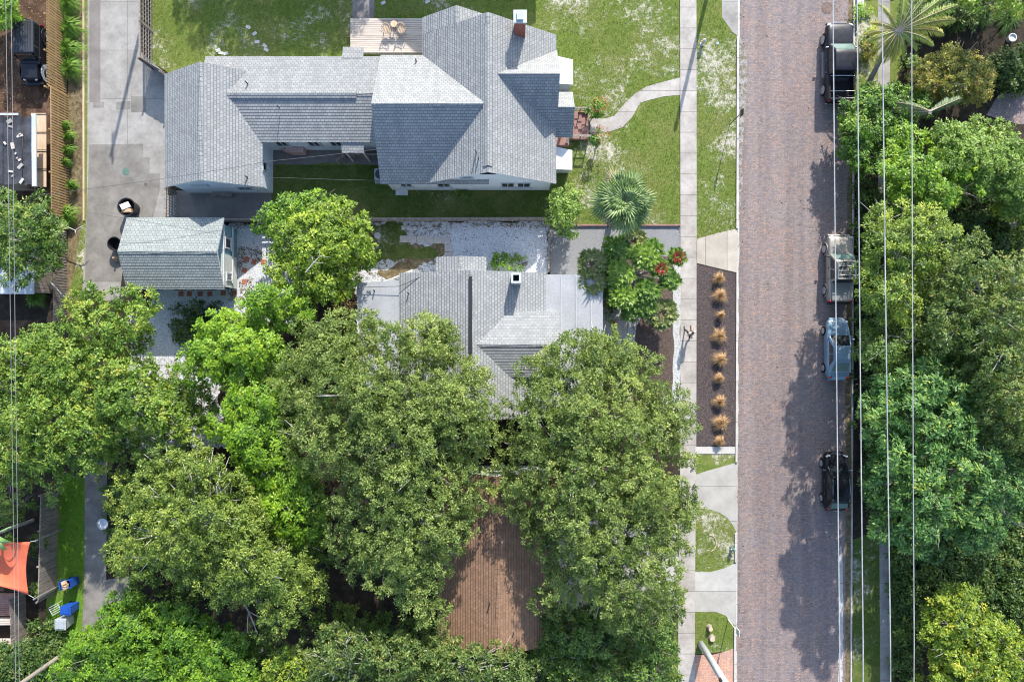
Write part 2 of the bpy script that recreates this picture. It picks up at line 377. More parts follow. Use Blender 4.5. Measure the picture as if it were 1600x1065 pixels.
kerb(1337,-800,1333,250,2.6,.10); kerb(1333,250,1327,1500,2.2,.10)
slab('sidewalk', [(1061.5,-800),(1087,-800),(1088.5,300),(1088,700),(1086,900),(1083,1800),(1057,1800),(1060,900),(1063,700),(1063,300)], M['sidewalk'], -.02, .022)
slab('driveway', [(1126,-300),(1153,-300),(1153,57),(1144,50),(1128,27)], M['alley'], -.02, .018)
slab('driveway', [(1089,373),(1122,364),(1152.5,357),(1152.5,426),(1122,419),(1089,411)], M['tanconc'], -.02, .018)
slab('driveway', [(1087,741),(1105,735),(1120,731),(1152,722),(1151,832),(1144,818),(1136,808),(1124,800),(1108,795),(1087,793)], M['concrete'], -.02, .018)
slab('driveway', [(1086,893),(1110,893),(1130,888),(1151,878),(1150,978),(1142,972),(1134,961),(1118,955),(1086,955)], M['concrete'], -.02, .018)
sheet('driveway', [(700,800),(1060,820),(1060,955),(900,955)], M['concrete'], .009, .1)
slab('driveway', [(1084,1022),(1110,1023),(1130,1018),(1147,1012),(1146,1500),(1083,1500)], M['orangebrick'], -.02, .014)
slab('path', [(1086,697.5),(1149.5,697.5),(1149.5,708.5),(1086,708.5)], M['kerb'], -.02, .05)
slab('planting_bed', [(1089,413),(1122,421),(1150,427.5),(1150,697),(1088.5,697)], M['mulchdark'], -.02, .03)
# curved front walk of the white house
slab('path', [(922,185.5),(946,185.5),(960,181),(975,163),(992,146.5),(1009,136),(1031,129.5),(1062,121.5),(1062,148.5),(1037,151),(1014,156.5),(1000,161),(987,184),(973,199),(952,206),(922,208)], M['sidewalk'], -.02, .02)
slab('path', [(551,-300),(585,-300),(585,40),(551,40)], M['asphalt'], -.02, .03)
# side yard of the subject house
sheet('gravel_yard', [(572,346),(857,346),(857,432),(560,470),(545,440)], M['white2'], .012, .08)
sheet('gravel_yard', [(706,350),(854,348),(854,440),(706,440)], M['white'], .018, .03)
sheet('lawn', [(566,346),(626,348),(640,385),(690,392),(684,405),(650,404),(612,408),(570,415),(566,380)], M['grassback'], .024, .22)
sheet('patch_of_soil', [(640,384),(690,380),(690,402),(640,428),(600,432),(590,420),(630,408)], M['litter'], .021, .25)
sheet('patch_of_soil', [(560,346),(576,347),(590,380),(575,412),(556,420)], M['litter'], .028, .2)
sheet('gravel_drive', [(859,352),(1062,352),(1062,402),(1035,440),(859,440)], M['greygravel'], .012, .05)
sheet('planting_bed', [(935,405),(1055,400),(1053,610),(985,660),(978,560),(940,470)], M['mulchbrown'], .016, .05)
sheet('gravel_border', [(1052,395),(1063,395),(1062,660),(1048,660),(1052,560)], M['whitepeb'], .026, .04)
slab('path', [(945,480),(968,480),(992,492),(984,510),(979,540),(980,570),(930,570),(930,490)], M['sidewalk'], -.02, .03)
sheet('gravel_border', [(990,488),(1004,492),(993,515),(990,545),(993,580),(980,585),(978,545),(980,518)], M['whitepeb'], .034, .04)
slab('path', [(1063,495),(1064,490),(1083,492),(1083,514),(1064,516)], M['sidewalk'], -.01, .027)
# alley on the left
slab('alley', [(137,-600),(219,-600),(219,80),(262,118),(262,305),(275,305),(275,352),(200,352),(186,470),(128,470),(136,330),(137,160)], M['alley'], -.03, .018)
sheet('alley_strip', [(140,-600),(158,-600),(157,160),(140,160)], M['asphalt'], .024)
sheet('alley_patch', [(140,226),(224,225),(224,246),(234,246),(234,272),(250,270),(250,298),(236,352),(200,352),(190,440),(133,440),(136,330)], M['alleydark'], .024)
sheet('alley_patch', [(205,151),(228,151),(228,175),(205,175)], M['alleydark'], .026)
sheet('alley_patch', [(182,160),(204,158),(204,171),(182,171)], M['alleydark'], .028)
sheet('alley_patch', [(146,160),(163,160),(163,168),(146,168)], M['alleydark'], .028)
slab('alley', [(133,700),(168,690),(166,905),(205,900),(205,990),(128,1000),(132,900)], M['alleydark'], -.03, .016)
sheet('verge', [(100,-600),(131,-600),(131,430),(128,480),(100,520),(108,340)], M['litter'], .005)
sheet('verge', [(131,-600),(142,-600),(141,160),(139,300),(140,450),(118,500),(112,450),(130,330)], M['grass'], .009, .05)
sheet('verge', [(90,740),(134,745),(133,1000),(70,1010),(70,980)], M['greenverge'], .006, .05)
slab('edging', [(129.5,-200),(132,-200),(133,345),(130.5,345)], M['ply'], -.02, .10)
slab('patio', [(275,298),(424,298),(424,346),(275,346)], M['asphalt'], -.03, .02)
sheet('gravel_yard', [(236,452),(358,452),(358,349),(470,349),(470,500),(420,520),(300,560),(236,560)], M['white'], .012, .1)
sheet('gravel_yard', [(200,470),(330,530),(360,700),(200,700)], M['white2'], .010, .2)
sheet('yard', [(-300,-600),(103,-600),(103,330),(-300,330)], M['redsoil'], .004)
sheet('yard', [(-300,500),(60,500),(60,530),(20,560),(-300,560)], M['redsoil'], .004)
sheet('patio', [(426,222),(600,222),(598,258),(520,254),(426,259)], M['asphalt'], .014, .06)
# east side
sheet('verge', [(1332,840),(1400,820),(1396,1400),(1328,1400)], M['grassback'], .005, .1)
sheet('verge', [(1338,0),(1420,0),(1400,130),(1336,200)], M['grass'], .005, .1)
slab('sidewalk', [(1372,-300),(1392,-300),(1388,800),(1399,1400),(1378,1400),(1372,600)], M['alley'], -.03, .014)
slab('driveway', [(1350,-60),(1350,30),(1339,30),(1339,-60)], M['kerb'], -.02, .03)
sheet('path', [(1460,60),(1530,40),(1540,150),(1600,150),(1600,200),(1470,180)], M['soil'], .006, .1)
sheet('gutter', [(1156,60),(1168,90),(1167,150),(1160,230),(1157,340),(1154,340),(1153,60)], M['guttergrit'], .018, .06)
sheet('gutter', [(1312,840),(1316,860),(1318,1000),(1314,1100),(1309,1100),(1311,960)], M['kerb'], .018, .05)

# ------------------------------------------------------------------ buildings
def gable(root, axis, x0, x1, y0, y1, he, hr, rmat, wmat=None, over=.32, th=.13, name='roof', vent=False, fascia='trim'):
    """gable roof whose eaves/rakes lie on the rectangle, on pentagon walls inset by the overhang"""
    def P(a, b, z): return (a, b, z) if axis == 'Y' else (b, a, z)
    if axis == 'Y': a0, a1, b0, b1 = x0, x1, y0, y1
    else: a0, a1, b0, b1 = y0, y1, x0, x1
    am = (a0+a1)/2; pit = (hr-he)/(am-a0)
    m = MB()
    def f(pts):
        pts = [Vector(p) for p in pts]
        n = (pts[1]-pts[0]).cross(pts[2]-pts[0])
        return pts if n.z > 0 else pts[::-1]
    m.face(f([P(a0,b0,he),P(am,b0,hr),P(am,b1,hr),P(a0,b1,he)])); m.face(f([P(am,b0,hr),P(a1,b0,he),P(a1,b1,he),P(am,b1,hr)]))
    o = m.build(name, [M[rmat], M[fascia]], root, uv=True)
    me = o.data; bm = bmesh.new(); bm.from_mesh(me); bmesh.ops.remove_doubles(bm, verts=bm.verts, dist=.001); bm.to_mesh(me); bm.free()
    s = o.modifiers.new('thick','SOLIDIFY'); s.thickness = th; s.offset = -1; s.material_offset_rim = 1; s.material_offset = 1
    if wmat:
        w = MB(); dz = th*1.15; i0, i1 = a0+over, a1-over; j0, j1 = b0+over*.8, b1-over*.8
        zi = he + over*pit - dz; zr = hr - dz
        pent = [(i0,0),(i1,0),(i1,zi),(am,zr),(i0,zi)]
        A = [P(p[0], j0, p[1]) for p in pent]; B = [P(p[0], j1, p[1]) for p in pent]
        w.face(A); w.face(B[::-1])
        for k in range(5): w.face([A[k],B[k],B[(k+1)%5],A[(k+1)%5]])
        wo = w.build('wall', M[wmat], root)
        bm = bmesh.new(); bm.from_mesh(wo.data); bmesh.ops.recalc_face_normals(bm, faces=bm.faces); bm.to_mesh(wo.data); bm.free()
    # ridge caps
    c = MB(); L = b1-b0; k = max(2, int(L/.32)); w = .17
    for i in range(k):
        u0 = b0+L*i/k; u1 = b0+L*(i+1)/k - .02; e = .012+.01*((i*7)%3)/3
        for sgn in (-1, 1):
            c.face(f([P(am,u0,hr+e+.008),P(am+sgn*w,u0,hr-w*pit+e+.008),P(am+sgn*w,u1,hr-w*pit+e),P(am,u1,hr+e)]))
    co = c.build('ridge_cap', M[rmat], o, uv=True)
    if vent:
        v = MB(); v0, v1 = vent
        for sgn in (-1,1):
            v.face(f([P(am,v0,hr+.09),P(am+sgn*.3,v0,hr-.3*pit+.075),P(am+sgn*.3,v1,hr-.3*pit+.075),P(am,v1,hr+.09)]))
        vo = v.build('ridge_vent', [M[rmat], M['black']], o, uv=True)
        s = vo.modifiers.new('thick','SOLIDIFY'); s.thickness=.07; s.offset=-1; s.material_offset_rim = 1
    return o
def flatroof(root, poly, zs, mat, th=.12, name='roof'):
    m = MB(); pts = [Vector((p[0],p[1],z)) for p,z in zip(poly, zs)]
    n = (pts[1]-pts[0]).cross(pts[2]-pts[0])
    m.face(pts if n.z>0 else pts[::-1]); o = m.build(name, [M[mat], M['trim']], root, uv=True)
    s = o.modifiers.new('thick','SOLIDIFY'); s.thickness=th; s.offset=-1; s.material_offset_rim=1; return o
def window(root, c, w, h, face='S', panes=1, fr='trim', gl='glass'):
    """framed window standing proud of a wall"""
    rz = {'S':0,'N':math.pi,'E':math.pi/2,'W':-math.pi/2}[face]
    e = bpy.data.objects
    m = MB(); t=.08
    for dx, dz, sx, sz in ((0,h/2,w+2*t,t),(0,-h/2,w+2*t,t),(-w/2,0,t,h),(w/2,0,t,h)): m.box((dx,-.03,dz),(sx,.07,sz))
    for k in range(1,panes): m.box((-w/2+w*k/panes,-.03,0),(.05,.06,h))
    m.box((0,-.05,-h/2-.07),(w+.3,.13,.05))
    fo = m.build('window', M[fr], root); fo.location = c; fo.rotation_euler=(0,0,rz)
    p = MB().box((0,0,0),(w,.02,h)).build('pane', M[gl], fo); p.location=(0,-.015,0); return fo
def pipe_vent(root, x, y, z, h=.35, r=.045, mat='black'):
    MB().tube([(x,y,z-.15),(x,y,z+h)], r, 8).build('vent_pipe', M[mat], root)

# --- large white house, top of the picture
H1 = empty('white_house', (0,0,0), 'large white house with many grey shingle gables and a red brick chimney at the top', 'house')
mainr = gable(H1,'Y',-6.24,3.08,10.95,21.3,3.2,6.45,'shgrey','wallwhite',vent=(11.35,20.6))
gable(H1,'X',-9.15,-1.6,10.9,19.9,3.2,6.36,'shlight','wallwhite')
gable(H1,'Y',-6.24,-1.2,21.32,22.5,3.21,4.93,'shlight','wallwhite',over=.25)
gable(H1,'X',-1.1,3.14,14.75,20.2,3.22,6.02,'shlight','wallwhite')
gable(H1,'X',2.6,4.27,14.3,17.5,2.75,4.3,'shlight',None,name='porch_roof')
for y in (14.6,17.2): MB().box((4.05,y,1.35),(.16,.16,2.7)).build('porch_post', M['whitepaint'], H1)
MB().box((3.45,15.9,.3),(1.5,3.0,.6)).build('porch_floor', M['redwood'], H1)
# east window awnings (flat white hoods)
for (x0,y0,x1,y1) in ((868,86,895,133),(868,228,894,266)):
    a = W(x0,y0,2.55); b = W(x1,y1,2.25)
    flatroof(H1, [(2.76,a.y),(b.x,a.y-.25),(b.x,b.y),(2.76,b.y)], [2.6,2.35,2.35,2.6], 'whitepaint', .07, name='awning')
    m = MB(); m.box(((2.8+b.x)/2,(a.y+b.y)/2,1.2),(b.x-2.95,abs(a.y-b.y)-.7,2.2)); m.build('bay_wall', M['wallwhite'], H1)
# front steps
st = MB()
for i in range(5): st.box((4.3+.28*i+.14,15.9,.56-.11*i),(.28,2.0,.07)); st.box((4.3+.28*i+.02,15.9,.50-.11*i),(.03,1.9,.11))
for y in (14.92,16.88): st.box((4.95,y,.3),(1.4,.08,.35))
st.build('steps', M['redwood'], H1)
for y in (14.9,16.9):
    hr_ = MB()
    for x in (4.35,5.0,5.65): hr_.box((x,y,.75),(.07,.07,.95))
    hr_.box((5.0,y,1.24),(1.5,.12,.05)); hr_.box((5.0,y,.85),(1.4,.05,.05))
    hr_.build('handrail', M['woodgrey'], H1)
# chimney
cx, cy = 0.52, 20.75
ch = MB().box((cx,cy,4.9),(.72,.70,4.0)).build('chimney', M['redbrick'], H1)
MB().box((cx,cy,6.96),(.86,.82,.12)).build('chimney_cap', M['tin'], ch)
MB().box((cx,cy,7.10),(.42,.55,.16)).build('flue', M['greyplastic'], ch)
MB().box((-7.9,15.6,6.12),(.32,.32,.22)).build('roof_vent', M['whitepaint'], H1)
pipe_vent(H1,-6.6,19.25,3.7); pipe_vent(H1,-2.35,12.3,6.1,.5); pipe_vent(H1,-2.2,11.9,6.1,.3)
for x in (-.3,.85): window(H1,(x,11.205,1.75),.9,1.3,'S',2)
window(H1,(-4.9,11.205,1.8),.9,1.3,'S',2); window(H1,(-3.1,11.205,4.0),.7,.35,'S'); window(H1,(-1.6,11.205,5.45),.75,.28,'S',1,'black')
window(H1,(2.77,12.4,1.7),.9,1.2,'E',2); window(H1,(-8.84,13.2,1.7),.9,1.2,'W',2); window(H1,(-7.6,11.22,1.8),.8,1.1,'S',2)
# connecting wing and back porch
gable(H1,'X',-21.4,-8.6,13.87,19.85,3.08,4.2,'shgrey','wallwhite',vent=(-19.4,-10.6))
flatroof(H1, [(-11.85,19.7),(-10.4,19.7),(-10.4,20.6),(-11.85,20.6)], [3.17,3.17,2.88,2.88], 'shgrey', .1, name='porch_roof')
flatroof(H1, [(-11.95,13.98),(-10.4,13.98),(-10.4,13.2),(-11.95,13.2)], [3.04,3.04,2.8,2.8], 'shlight', .1, name='porch_roof')
for x in (-11.8,-10.55): MB().box((x,13.35,1.4),(.1,.1,2.8)).build('porch_post', M['whitepaint'], H1)
for i,x in enumerate((-16.5,-14.2,-12.6)): window(H1,(x,14.15,1.8),.8,1.1,'S',2)
pipe_vent(H1,-18.1,17.6,4.1,.3); MB().tube([(-15.9,15.9,3.95),(-15.9,15.9,4.6)],.03,6).build('vent_pipe', M['black'], H1)
# garage wing
gable(H1,'Y',-24.3,-17.45,10.75,18.65,3.0,5.1,'shgrey','wallwhite')
window(H1,(-22.0,11.0,2.7),1.0,.3,'S',1,'trim'); window(H1,(-19.2,11.0,1.6),1.0,.9,'S',2); window(H1,(-17.765,12.5,1.8),.6,.7,'E')
gm = MB()
for i in range(4): gm.box((-24.0,14.7,.35+.58*i),(.05,4.6,.54))
gm.build('garage_door', M['whitepaint'], H1)
pipe_vent(H1,-18.3,11.3,3.5,.45)

# --- teal shed
H3 = empty('garden_shed', (0,0,0), 'small teal and cream shed with a green-grey shingle gable roof beside the alley', 'shed')
gable(H3,'X',-26.95,-20.15,3.6,8.62,3.0,4.1,'shgreen','wallteal',over=.36)
w = MB(); w.box((-20.40,5.0,1.5),(.06,2.3,2.5)); w.build('lower_wall', M['wallcream'], H3)
for z in (1.0,2.55): MB().box((-20.36,6.1,z),(.1,4.3,.1)).build('trim_board', M['trim'], H3)
window(H3,(-20.42,7.0,1.75),.7,.9,'E'); window(H3,(-20.36,4.6,1.7),.5,.8,'E')
MB().box((-24.5,3.93,1.05),(1.0,.06,2.1)).build('door', M['woodgrey'], H3)

# --- subject house
H4 = empty('grey_roofed_house', (0,0,0), 'white house with low pale shingle roof and flat side roofs, half under big oaks', 'house')
r4 = gable(H4,'Y',-7.83,2.35,-5.3,4.72,3.3,5.3,'shlight','wallwhite')
gable(H4,'Y',-5.26,-1.78,4.3,5.82,3.42,4.05,'shlight','wallwhite',over=.15,name='porch_roof')
gable(H4,'X',-2.4,3.25,-2.45,2.0,4.28,5.16,'shlight','wallwhite',over=.2)
flatroof(H4, [(2.1,4.62),(6.35,4.62),(6.35,-4.6),(2.1,-4.6)], [3.30,3.08,3.08,3.30], 'membrane', .1, name='flat_roof')
flatroof(H4, [(-10.85,4.05),(-7.5,4.25),(-7.5,-3.4),(-10.85,-3.4)], [3.0,3.22,3.22,3.0], 'membrane', .1, name='flat_roof')
w = MB(); w.box((4.1,0,1.5),(4.1,8.8,3.05)); w.build('wall', M['wallwhite'], H4)
w = MB(); w.box((-9.1,.3,1.45),(3.0,7.0,2.95)); w.build('wall', M['wallwhite'], H4)
m = MB(); m.box((-2.75,.7,5.36),(.21,7.2,.09)); m.build('ridge_vent', M['black'], r4)
ch = MB()
for dx,dy,sx,sy in ((-.26,0,.12,.66),(.26,0,.12,.66),(0,.27,.4,.12),(0,-.27,.4,.12)): ch.box((.27+dx,4.15+dy,4.7),(sx,sy,2.05))
ch.box((.27,4.15,4.6),(.4,.42,1.2),m=1)
co = ch.build('chimney', [M['tin'], M['blackmat']], H4)
pipe_vent(H4,-7.15,3.3,3.5,.4); pipe_vent(H4,-9.6,3.5,3.1,.35)
flash = MB()
for k in range(3): flash.box((3.4+k*1.05,1.2,3.27-.055*k+.022),(.05,6.8,.02))
flash.build('roof_seam', M['trim'], H4)
window(H4,(6.16,2.0,1.7),1.1,1.2,'E',2); window(H4,(6.16,-1.5,1.7),1.1,1.2,'E',2)

# --- brown roofed house
H5 = empty('brown_roofed_house', (0,0,0), 'house with a brown shingle roof showing between two big tree crowns at the bottom', 'house')
r5 = gable(H5,'Y',-5.2,3.3,-21.0,-9.0,3.2,5.3,'shbrown','wallcream')
flatroof(H5, [(-4.9,-19.2),(-3.6,-19.2),(-3.6,-21.6),(-4.9,-21.6)], [3.3,3.55,3.2,3.05], 'shbrown', .1, name='porch_roof')
pipe_vent(H5,-1.5,-17.5,5.0,.4); pipe_vent(H5,.1,-19.6,4.7,.3)

# --- black roofed shed with plywood lean-to, left edge
H7 = empty('black_roofed_shed', (0,0,0), 'shed with a black roof strewn with debris at the left edge', 'shed')
a, b = W(49,181,2.7), W(50,289,2.7)
tm = MB(); n = 26
x0, x1 = -42.5, a.x+.1
for i in range(n):
    u0, u1 = x0+(x1-x0)*i/n, x0+(x1-x0)*(i+1)/n
    z = 2.72 + (.05 if i%2 else 0)+.012*(i%3)
    tm.box(((u0+u1)/2, (a.y+b.y)/2+rnd.uniform(-.06,.06), z),(u1-u0-.02, a.y-b.y-.1, .06))
ro = tm.build('roof', M['tar'], H7)
MB().box((-38.8,(a.y+b.y)/2,1.3),(6.8,a.y-b.y-.4,2.6)).build('wall', M['woodgrey'], H7)
MB().bar((a.x+.22,a.y+.1,2.76),(b.x+.22,b.y-.1,2.76),.3,.10).build('gutter', M['tin'], H7)
MB().box((-38.5,a.y+.08,2.78),(7.6,.14,.1)).build('ridge_board', M['tin'], H7)
for k,(px,py) in enumerate(((15,190),(17,198),(30,212),(33,212),(20,228),(25,240),(27,247),(31,250),(32,260),(20,275),(17,268),(34,283),(8,224))):
    p = W(px,py,2.82); o = MB().box((0,0,0),(rnd.uniform(.12,.45),rnd.uniform(.1,.28),.06),rnd.uniform(0,3)).build('roof_scrap', M[rnd.choice(('kerb','alley','deck'))]); o.location=(p.x,p.y,2.84)
    tag(o,'small pale scrap lying on the black tarp roof at the left edge','scrap','scraps lying on the black roof')
pl = MB()
for i in range(4):
    p0 = W(60, 178+i*29, 1.2); p1 = W(60, 178+(i+1)*29-2, 1.2)
    pl.box((p0.x+.05,(p0.y+p1.y)/2,1.2),(1.05,abs(p0.y-p1.y),.05))
    pl.bar((p0.x-.5,p0.y,1.25),(p0.x+.6,p0.y,1.25),.06,.06)
pl.build('lean_to_roof', M['ply'], H7)

# --- pale roof under the left tree and dark roof on the right edge
H8 = empty('pale_roofed_shed', (0,0,0), 'low pale metal roofed shed under the dark tree at the left edge', 'shed')
p0 = W(-40,395,2.4); p1 = W(51,459,2.4)
flatroof(H8,[(p0.x,p0.y),(p1.x,p0.y),(p1.x,p1.y),(p0.x,p1.y)],[2.5,2.3,2.3,2.5],'tin',.08)
MB().box(((p0.x+p1.x)/2,(p0.y+p1.y)/2,1.15),(p1.x-p0.x-.4,p0.y-p1.y-.4,2.2)).build('wall', M['woodgrey'], H8)
sheet('path', [(1541,180),(1560,148),(1600,143),(1700,143),(1700,200),(1590,194)], M['brickroad'], .012)
H11 = empty('neighbour_house', (0,0,0), 'house just beyond the top edge whose shadow falls behind the chimney gable', 'house')
gable(H11,'Y',-8.5,3.9,32.5,42,5.6,8.5,'shdark','wallwhite')
# ------------------------------------------------------------------ fences
def fence(name, label, path, h, mat, group=None, bw=.14, gap=.03, rails=(.35,1.1,1.85), post=2.4, cat='fence', z0=0, lean=0, top=None):
    """board fence along ground pixel points"""
    P = [Vector((*G2(*p),0)) for p in path]
    root = empty(name, P[0], label, cat, group); off = P[0]
    b = MB(); r = MB(); posts = []
    for a, c in zip(P[:-1], P[1:]):
        d = c-a; L = d.length; d.normalize(); nrm = Vector((-d.y,d.x,0)); ang = math.atan2(d.y,d.x)
        k = int(L/(bw+gap))
        for i in range(k):
            q = a + d*((i+.5)*(bw+gap)) - off
            hh = h - .02 + rnd.uniform(-.03,.02)
            b.box((q.x,q.y,hh/2+z0),(bw,.025,hh), ang)
        for z in rails:
            if z < h: q0=a-off-nrm*.035; q1=c-off-nrm*.035; r.bar((q0.x,q0.y,z+z0),(q1.x,q1.y,z+z0),.045,.09)
        kk = max(1,int(L/post))
        for i in range(kk+1): posts.append(a+d*(L*i/kk)-off-nrm*.11)
    b.build('board_panel', mat, root); 
    if rails: r.build('rail', mat, root)
    for q in posts: MB().box((q.x,q.y,(h+.06)/2+z0),(.1,.1,h+.06)).build('post', mat, root)
    if top:
        t = MB()
        for a, c in zip(P[:-1],P[1:]): t.bar((a-off)+Vector((0,0,h+.03)),(c-off)+Vector((0,0,h+.03)),.13,.04)
        t.build('top_rail', mat, root)
    return root
WF, WG = M['woodfence'], M['woodgrey']
fence('board_fence','tall tan board fence along the dirt yard beside the black off-roader',[(103,-120),(104,152)],2.15,WF,gap=.075,bw=.12)
fence('board_fence','tall tan board fence beside the plywood lean-to of the black roofed shed',[(107,150),(108,343)],1.9,WF,gap=.075,bw=.12)
fence('board_fence','weathered grey board fence below the dark tree at the left edge',[(105,348),(104,505)],1.5,WG,gap=.06)
fence('board_fence','dark weathered fence between the orange sail and the grass strip',[(92,765),(88,925)],1.9,WG)
fence('board_fence','grey fence corner below the orange sail beside the bins',[(40,925),(42,1010)],1.6,WG)
# railing fence beside the alley
def rail_fence(name, label, path, h, mat, nr=4, post=2.0, w=.09, t=.035, pk=None):
    P = [Vector((*G2(*p),0)) for p in path]; root = empty(name, P[0], label, 'fence'); off=P[0]; r = MB()
    for a, c in zip(P[:-1],P[1:]):
        for i in range(nr):
            z = h*(i+.7)/nr; r.bar(a-off+Vector((0,0,z)), c-off+Vector((0,0,z)), t, w)
        r.bar(a-off+Vector((0,0,h+.03)), c-off+Vector((0,0,h+.03)), .12, .04)
        if pk:
            d=(c-a); L=d.length; d.normalize()
            for i in range(int(L/pk)):
                q=a-off+d*(i*pk); r.box((q.x,q.y,h/2),(.03,.03,h))
        k = max(1,int((c-a).length/post))
        for i in range(k+1):
            q = a+(c-a)*(i/k)-off; MB().box((q.x,q.y,h/2+.05),(.11,.11,h+.1)).build('post', mat, root)
    r.build('rail', mat, root); return root
rail_fence('rail_fence','dark open railing fence between the alley slab and the top lawn',[(238,-60),(239,105)],1.75,M['woodgrey'],5,pk=.3)
fence('board_fence','solid board fence return from the open railing to the garage corner',[(241,107),(274,127)],2.1,WG,gap=.005)
rail_fence('rail_fence','long low wooden rail fence between the two houses',[(352,347),(575,346),(857,345)],1.15,M['woodgrey'],5,2.6,.13)
rail_fence('garden_edging','low brown timber edging between white gravel and grey gravel drive',[(858,346),(857,424)],.35,M['woodgrey'],2,1.5)
rail_fence('rail_fence','thin post and rail line where the top lawn meets the long rail fence',[(857,352),(1061,352)],.12,M['redwood'],1,4)
rail_fence('ramp_railing','wooden ramp railing against the back porch of the white house',[(532,255),(545,247),(600,247)],1.0,M['woodgrey'],2,1.2,pk=.13)
rail_fence('gate','dark wooden gate beside the garage wing south wall',[(276,301),(276,345)],1.6,M['woodgrey'],4,pk=.2)
rail_fence('rail_fence','short white post fence line east of the garage wing',[(426,262),(425,300)],1.0,M['whitepaint'],2)
# lattice screens
def lattice(name,label,p0,p1,h):
    a,c=Vector((*G2(*p0),0)),Vector((*G2(*p1),0)); root=empty(name,a,label,'fence'); d=(c-a); L=d.length; ang=math.atan2(d.y,d.x); m=MB()
    n=int((L+h)/.16); u=d.normalized()
    for i in range(n):
        s=i*.16-h
        for sg in (1,-1):
            s0,s1 = (s,s+h) if sg>0 else (s+h,s); z0,z1=0,h
            # clip
            if min(s0,s1)<0 or max(s0,s1)>L:
                lo=max(0,min(s0,s1)); hi=min(L,max(s0,s1))
                if hi<=lo: continue
                def zz(x): return (x-s0)/(s1-s0)*h
                s0c,s1c=(lo,hi) if sg>0 else (hi,lo); z0,z1=zz(s0c),zz(s1c); s0,s1=s0c,s1c
            m.bar(u*s0+Vector((0,0,z0+.1)),u*s1+Vector((0,0,z1+.1)),.02 if sg>0 else .035,.045,up=(0,0,1))
    for z in (.08,h+.12): m.bar(Vector((0,0,z)),u*L+Vector((0,0,z)),.06,.06)
    m.build('lattice_panel',M['whitepaint'],root)
    for s in (0,L): MB().box((u.x*s,u.y*s,(h+.2)/2),(.09,.09,h+.2)).build('post',M['whitepaint'],root)
lattice('lattice_fence','long white lattice screen beside the flat west roof of the middle house',(586,450),(626,436),1.7)
lattice('lattice_fence','short white lattice panel nearest the porch side of the middle house',(622,436),(648,425),1.3)

# ------------------------------------------------------------------ vehicles
def mat_paint(name, c, rough=.3, metal=.0, coat=.12):
    m, nd, lk, bs = newmat(name); bs.inputs['Base Color'].default_value=(*c,1); bs.inputs['Roughness'].default_value=rough
    bs.inputs['Metallic'].default_value=metal; bs.inputs['Coat Weight'].default_value=coat; bs.inputs['Coat Roughness'].default_value=.04; bs.inputs['Specular IOR Level'].default_value=.25
    n = noise(nd, lk, coords(nd,lk,False), 3, 6,.7); lk.new(step(nd,lk,n,.3,.7,rough*.8,rough*1.5), bs.inputs['Roughness']); return m
PB = mat_paint('black_paint',(.012,.013,.018)); PS = mat_paint('champagne_paint',(.33,.30,.26),.35,.5); PBL = mat_paint('light_blue_paint',(.20,.29,.37),.3,.4)
PK = mat_paint('gloss_black_paint',(.010,.010,.012),.22)
M['autoglass']=plain('auto_glass',(.015,.02,.024),.05,.9); M['paleglass']=plain('pale_green_glass',(.13,.20,.18),.12,.7)  # pale green pane colour; on the black pickup it stands for a sunshade
M['lamp']=plain('headlamp_lens',(.7,.72,.74),.15,.8,0,.5); M['redlamp']=plain('tail_lamp_lens',(.5,.02,.02),.2,.7,0,.5); M['chrome']=plain('chrome',(.7,.7,.72),.15,.5,1); M['rim']=plain('alloy_rim',(.6,.6,.62),.3,.5,.7)
def wheel(root, x, y, r=.34, w=.23):
    s = 1 if x>0 else -1
    t = MB(); prof=[(r-.07,-w/2),(r-.02,-w/2),(r,-w/2+.04),(r,w/2-.04),(r-.02,w/2),(r-.07,w/2)]
    t.lathe(prof,(0,0,0),28); wo=t.build('wheel',M['blackmat'],root,smooth=False); wo.location=(x,y,r); wo.rotation_euler=(0,math.pi/2*s,0)
    rm = MB(); rm.lathe([(r-.08,-.02),(r-.08,w/2+.012),(r-.10,w/2+.016),(r-.12,w/2+.006)],(0,0,0),24)
    for k in range(5):
        a=2*math.pi*k/5; rm.bar((0,0,w/2+.012),((r-.1)*math.cos(a),(r-.1)*math.sin(a),w/2+.012),.085,.03,up=(0,0,1))
    rm.lathe([(.07,w/2-.05),(.07,w/2+.03),(.04,w/2+.035)],(0,0,0),12)
    rm.build('rim',M['rim'],wo)
def loft(st, mat, name, root, ring=None):
    """st: (y, halfwidth, z bottom, z top, crown) stations along the car"""
    m = MB(); N=14
    for (y,w,zb,zt,cr) in st:
        H=zt-zb
        half=[(0,zb),(w*.86,zb),(w*.97,zb+.10*H),(w,zb+.42*H),(w*.985,zb+.72*H),(w*.93,zt-.03*H),(w*.80,zt+cr*.35),(0,zt+cr)]
        full=half+[(-x,z) for x,z in half[-2:0:-1]]
        for x,z in full: m.v.append((x,y,z))
    n=14
    for i in range(len(st)-1):
        for k in range(n):
            k2=(k+1)%n; m.f.append((i*n+k,(i+1)*n+k,(i+1)*n+k2,i*n+k2)); m.m.append(0)
    m.f.append(tuple(range(n))); m.m.append(0); m.f.append(tuple((len(st)-1)*n+k for k in range(n))[::-1]); m.m.append(0)
    o=m.build(name,mat,root,smooth=True,subsurf=1)
    bm=bmesh.new(); bm.from_mesh(o.data); bmesh.ops.recalc_face_normals(bm,faces=bm.faces); bm.to_mesh(o.data); bm.free()
    return o
def lerp(a,b,t): return tuple(a[i]+(b[i]-a[i])*t for i in range(3))
def quadpt(q,u,v): return lerp(lerp(q[0],q[1],u),lerp(q[3],q[2],u),v)
